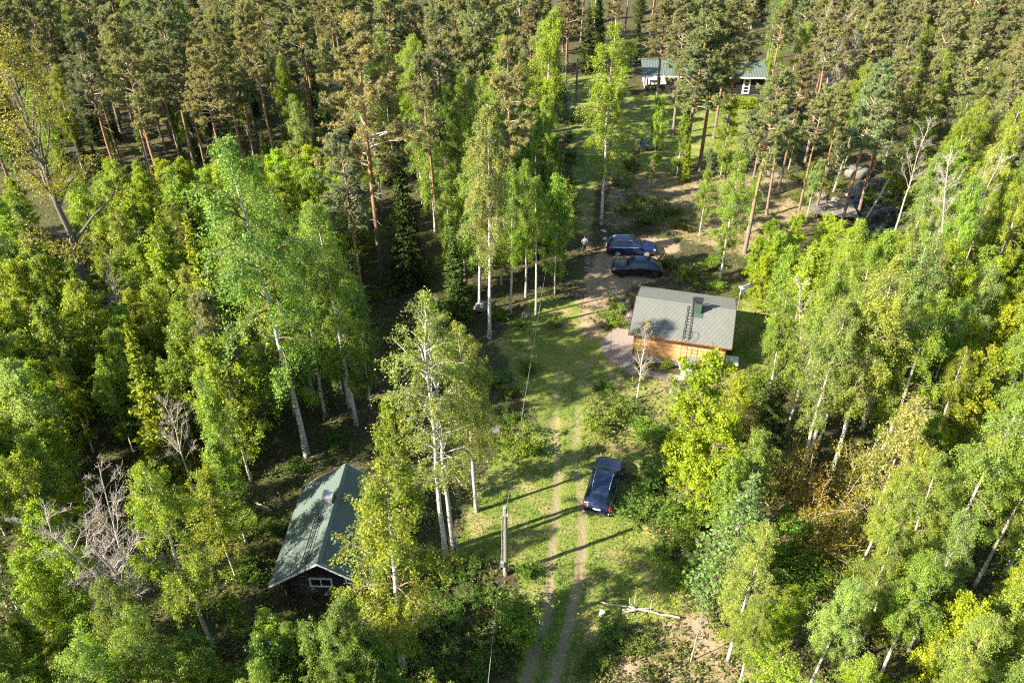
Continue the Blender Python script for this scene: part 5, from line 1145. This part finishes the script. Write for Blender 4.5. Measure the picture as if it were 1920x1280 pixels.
# --- every tree gets its objects, its look and a label that says which one it is
ORD = ['closest', 'second closest', 'third closest', 'fourth closest', 'fifth closest', 'sixth closest', 'seventh closest', 'eighth closest', 'ninth closest', 'tenth closest', 'eleventh closest', 'twelfth closest', 'thirteenth closest', 'fourteenth closest', 'fifteenth closest', 'sixteenth closest', 'seventeenth closest', 'eighteenth closest', 'nineteenth closest', 'twentieth closest', 'twenty-first closest', 'twenty-second closest', 'twenty-third closest', 'twenty-fourth closest', 'twenty-fifth closest', 'twenty-sixth closest', 'twenty-seventh closest', 'twenty-eighth closest', 'twenty-ninth closest', 'thirtieth closest']
def size_word(t):
    h = t['h'] / dict(birch=14, sparse_birch=15, young_birch=8.4, maple=7.5, pine=16.6, spruce=10, bushy_pine=9, bare_tree=9, bush=1.2, budding_bush=3.2).get(t['kind'], 10)
    return 'tall' if h > 1.07 else 'short' if h < .93 else 'medium height'
need = {}
for t in TREES:
    if t['label']: continue
    p = PX(t['x'], t['y'], t['h'] * .6); best = None
    for ph, lx, ly, lh in LAND:
        q = PX(lx, ly, lh * .6); d = math.hypot(p[0] - q[0], (p[1] - q[1]) * 1.3)
        if best is None or d < best[0]: best = (d, ph, q, ly)
    d, ph, q, ly = best; dy = t['y'] - ly
    rel = 'behind' if dy > 2.5 and abs(p[0] - q[0]) < 160 else 'in front of' if dy < -2.5 and abs(p[0] - q[0]) < 160 else ('left of' if p[0] < q[0] else 'right of')
    key = f"{size_word(t)} {'' if t['kind'] == 'bare_tree' else t['tint'] + ' '}{PHR[t['kind']]} {rel} {ph}"
    key = ' '.join(key.split()); need.setdefault(key, []).append((d, t))
for key, L_ in need.items():
    for i, (d, t) in enumerate(sorted(L_, key=lambda a: a[0])): t['label'] = key if len(L_) == 1 else f'{ORD[min(i, len(ORD) - 1)]} {key}'
cnt = {}
for t in TREES:
    k = t['kind']; vs = PROTO[k]; i = cnt.get(k, 0); cnt[k] = i + 1
    h0, parts = vs[t['var'] if t['var'] is not None else int(rng.integers(len(vs)))]
    sc = t['h'] / h0; x, y = t['x'], t['y']
    nm = NAME[k]; e = thing(nm, t['label'], CATG[k], (x, y, gz(x, y) - .05), float(rng.uniform(0, 2 * pi)), f"{'birches' if CATG[k] == 'birch' else 'larches' if CATG[k] == 'larch' else CATG[k] + 's'} of the woodland" if k not in ('bush', 'budding_bush') else 'shrubs round the clearing')
    wd = t['wide'] * float(rng.uniform(.92, 1.1)); e.scale = (sc * wd, sc * wd, sc)
    lx, ly = t['lean'] if t['lean'] else rng.normal(size=2) * .018
    e.rotation_mode = 'ZXY'                                  # spin first, then lean in world axes
    e.matrix_basis = Matrix.Translation(e.location) @ Matrix.Rotation(float(lx), 4, 'Y') @ Matrix.Rotation(float(-ly), 4, 'X') @ Matrix.Rotation(e.rotation_euler.z, 4, 'Z') @ Matrix.Diagonal((*e.scale, 1))
    c = np.array(TINT[t['tint']]) * rng.uniform(.86, 1.14) * (1 + rng.normal(size=3) * .05)
    for pt in parts:
        if pt is None: continue
        o = link(pt[0], pt[1], e); o.color = (*[float(v) for v in c], 1)
print('TREES', len(TREES), cnt)

# ---------------------------------------------------------------- hedge at the log house
def hedge():
    r = np.random.default_rng(3); a = P(1300, 201); b = P(1418, 206); n = 7000
    cx, cy = (a[0] + b[0]) / 2, (a[1] + b[1]) / 2 + .6; t = thing('hedge', 'yellow green clipped hedge along the front of the log house', 'hedge', (cx, cy, gz(cx, cy)), math.atan2(b[1] - a[1], b[0] - a[0])); L = math.hypot(b[0] - a[0], b[1] - a[1])
    q = r.uniform(-1, 1, (n, 3)); q = q / np.maximum(np.abs(q).max(1), .01)[:, None] * r.uniform(.8, 1.05, n)[:, None]
    C = np.stack([q[:, 0] * L / 2, q[:, 1] * .75, .68 + q[:, 2] * .62 + .12 * np.sin(q[:, 0] * 17)], -1); C[:, 2] = np.maximum(C[:, 2], .03); v, f = kites(C, .24 * r.uniform(.6, 1.3, n), r, .6)
    link('foliage', mesh_np('hedge_foliage', v, f, M['broad_leaf']), t)
    s = MB()
    for x in np.linspace(-L / 2 + .2, L / 2 - .2, 14): s.tube([(x, 0, 0), (x + r.normal() * .1, r.normal() * .1, .6), (x + r.normal() * .2, r.normal() * .2, 1.1)], [.03, .02, .01], 4)
    s.build('stems', M['twig'], t)
hedge()

# ---------------------------------------------------------------- grass, undergrowth, flowers: what nobody could count
def polys(X, Y, ps, m=0): 
    d = np.full(X.shape, 1e9)
    for p in ps: d = np.minimum(d, sd_poly(X, Y, p))
    return d
def frustum_pts(r, n, y0=18, y1=130):
    v = r.uniform(-330, 1300, n); u = r.uniform(-40, 1960, n); d = CAM_H / (sin(PITCH) + (v - 640) / FPX * cos(PITCH)); return (u - 960) / FPX * d, d * (cos(PITCH) - (v - 640) / FPX * sin(PITCH))
def away(X, Y):
    ok = np.ones(X.shape, bool)
    for cx, cy, hx, hy, a in ((13.85, 53.05, 3.55, 3.25, -15), (-10.1, 30.95, 2.45, 2.8, -2), (28.3, 119.6, 8.4, 3.4, -3)):
        c, s = cos(R(a)), sin(R(a)); lx = (X - cx) * c + (Y - cy) * s; ly = -(X - cx) * s + (Y - cy) * c; ok &= ~((np.abs(lx) < hx) & (np.abs(ly) < hy))
    return ok & (sd_poly(X, Y, POND) > .2)
def clump(X, Y): return .5 + .5 * np.sin(X * 1.7 + 2 * np.sin(Y * .9)) * np.sin(Y * 1.9 + 1.7 * np.sin(X * 1.1)) + .25 * np.sin(X * 4.3 + Y * 3.1) 
def stuff(name, C, size, r, upb, asp, mat, label, T=None):
    v, f = kites(C, size, r, upb, asp, T); tag(link(name, mesh_np(name, v, f, mat)), label, kind='stuff')
r = np.random.default_rng(11); X, Y = frustum_pts(r, 420000)
lawn = polys(X, Y, [LAWN, LAWN2, LAWN3]); dirt = np.minimum(np.maximum(sd_poly(X, Y, PARK), sd_poly(X, Y, GRAVEL) * 0 - 9), sd_poly(X, Y, GRAVEL)); rut = np.minimum(dist_line(X, Y, RUT_A), dist_line(X, Y, RUT_B)); med = np.minimum(sd_poly(X, Y, MEADOW), sd_poly(X, Y, HEATH)); ok = away(X, Y) & (dirt > .3) & (rut > .38)
g = ok & (lawn < .3) & (med > 0); s = g & (r.random(len(X)) < .8); n = s.sum(); z = hgt(X[s], Y[s]); sz = r.uniform(.08, .17, n)
stuff('lawn_grass', np.stack([X[s], Y[s], z + sz * .38], -1), sz, r, .0, .35, M['grass_blade'], 'short mown grass of the clearing', np.stack([r.normal(size=n) * .5, r.normal(size=n) * .5, np.ones(n)], -1))
g = ok & (med < .6) & (r.random(len(X)) < np.clip(clump(X, Y), .15, 1)); n = g.sum(); z = hgt(X[g], Y[g]); sz = r.uniform(.12, .34, n)
stuff('meadow_grass', np.stack([X[g], Y[g], z + sz * .4 * r.random(n) * 1.4], -1), sz, r, .2, .34, M['grass_blade'], 'rough meadow grass and heather on the banks', np.stack([r.normal(size=n) * .7, r.normal(size=n) * .7, np.ones(n)], -1))
g = ok & (lawn > 0) & (med > 0) & (Y < 125) & (r.random(len(X)) < np.clip(clump(X, Y) * .95, .04, 1)); n = g.sum(); z = hgt(X[g], Y[g]); sz = r.uniform(.09, .24, n)
stuff('undergrowth', np.stack([X[g], Y[g], z + .04 + r.random(n) ** 2 * .55 * np.clip(clump(X[g], Y[g]), .2, 1)], -1), sz, r, .9, .6, M['floor_leaf'], 'low leafy undergrowth and bilberry on the forest floor')
g = []
for px, py, nn, sp in ((1210, 1110, 40, 1.3), (1275, 1120, 50, 1.2), (1180, 1190, 40, 1.4), (1300, 1090, 40, 1.0), (1240, 1170, 40, 1.3), (1225, 1010, 20, .8), (1270, 1030, 30, .9)):
    x, y, _ = P(px, py); g.append(np.stack([x + r.normal(size=nn) * sp, y + r.normal(size=nn) * sp, r.uniform(.2, .4, nn)], -1))
g = np.concatenate(g); M['dandelion'] = plain('dandelion', (.75, .50, .01), .7, .2, var=.1); stuff('dandelion_flowers', g, r.uniform(.05, .10, len(g)), r, 2.5, .95, M['dandelion'], 'yellow dandelion flowers in the rough grass')
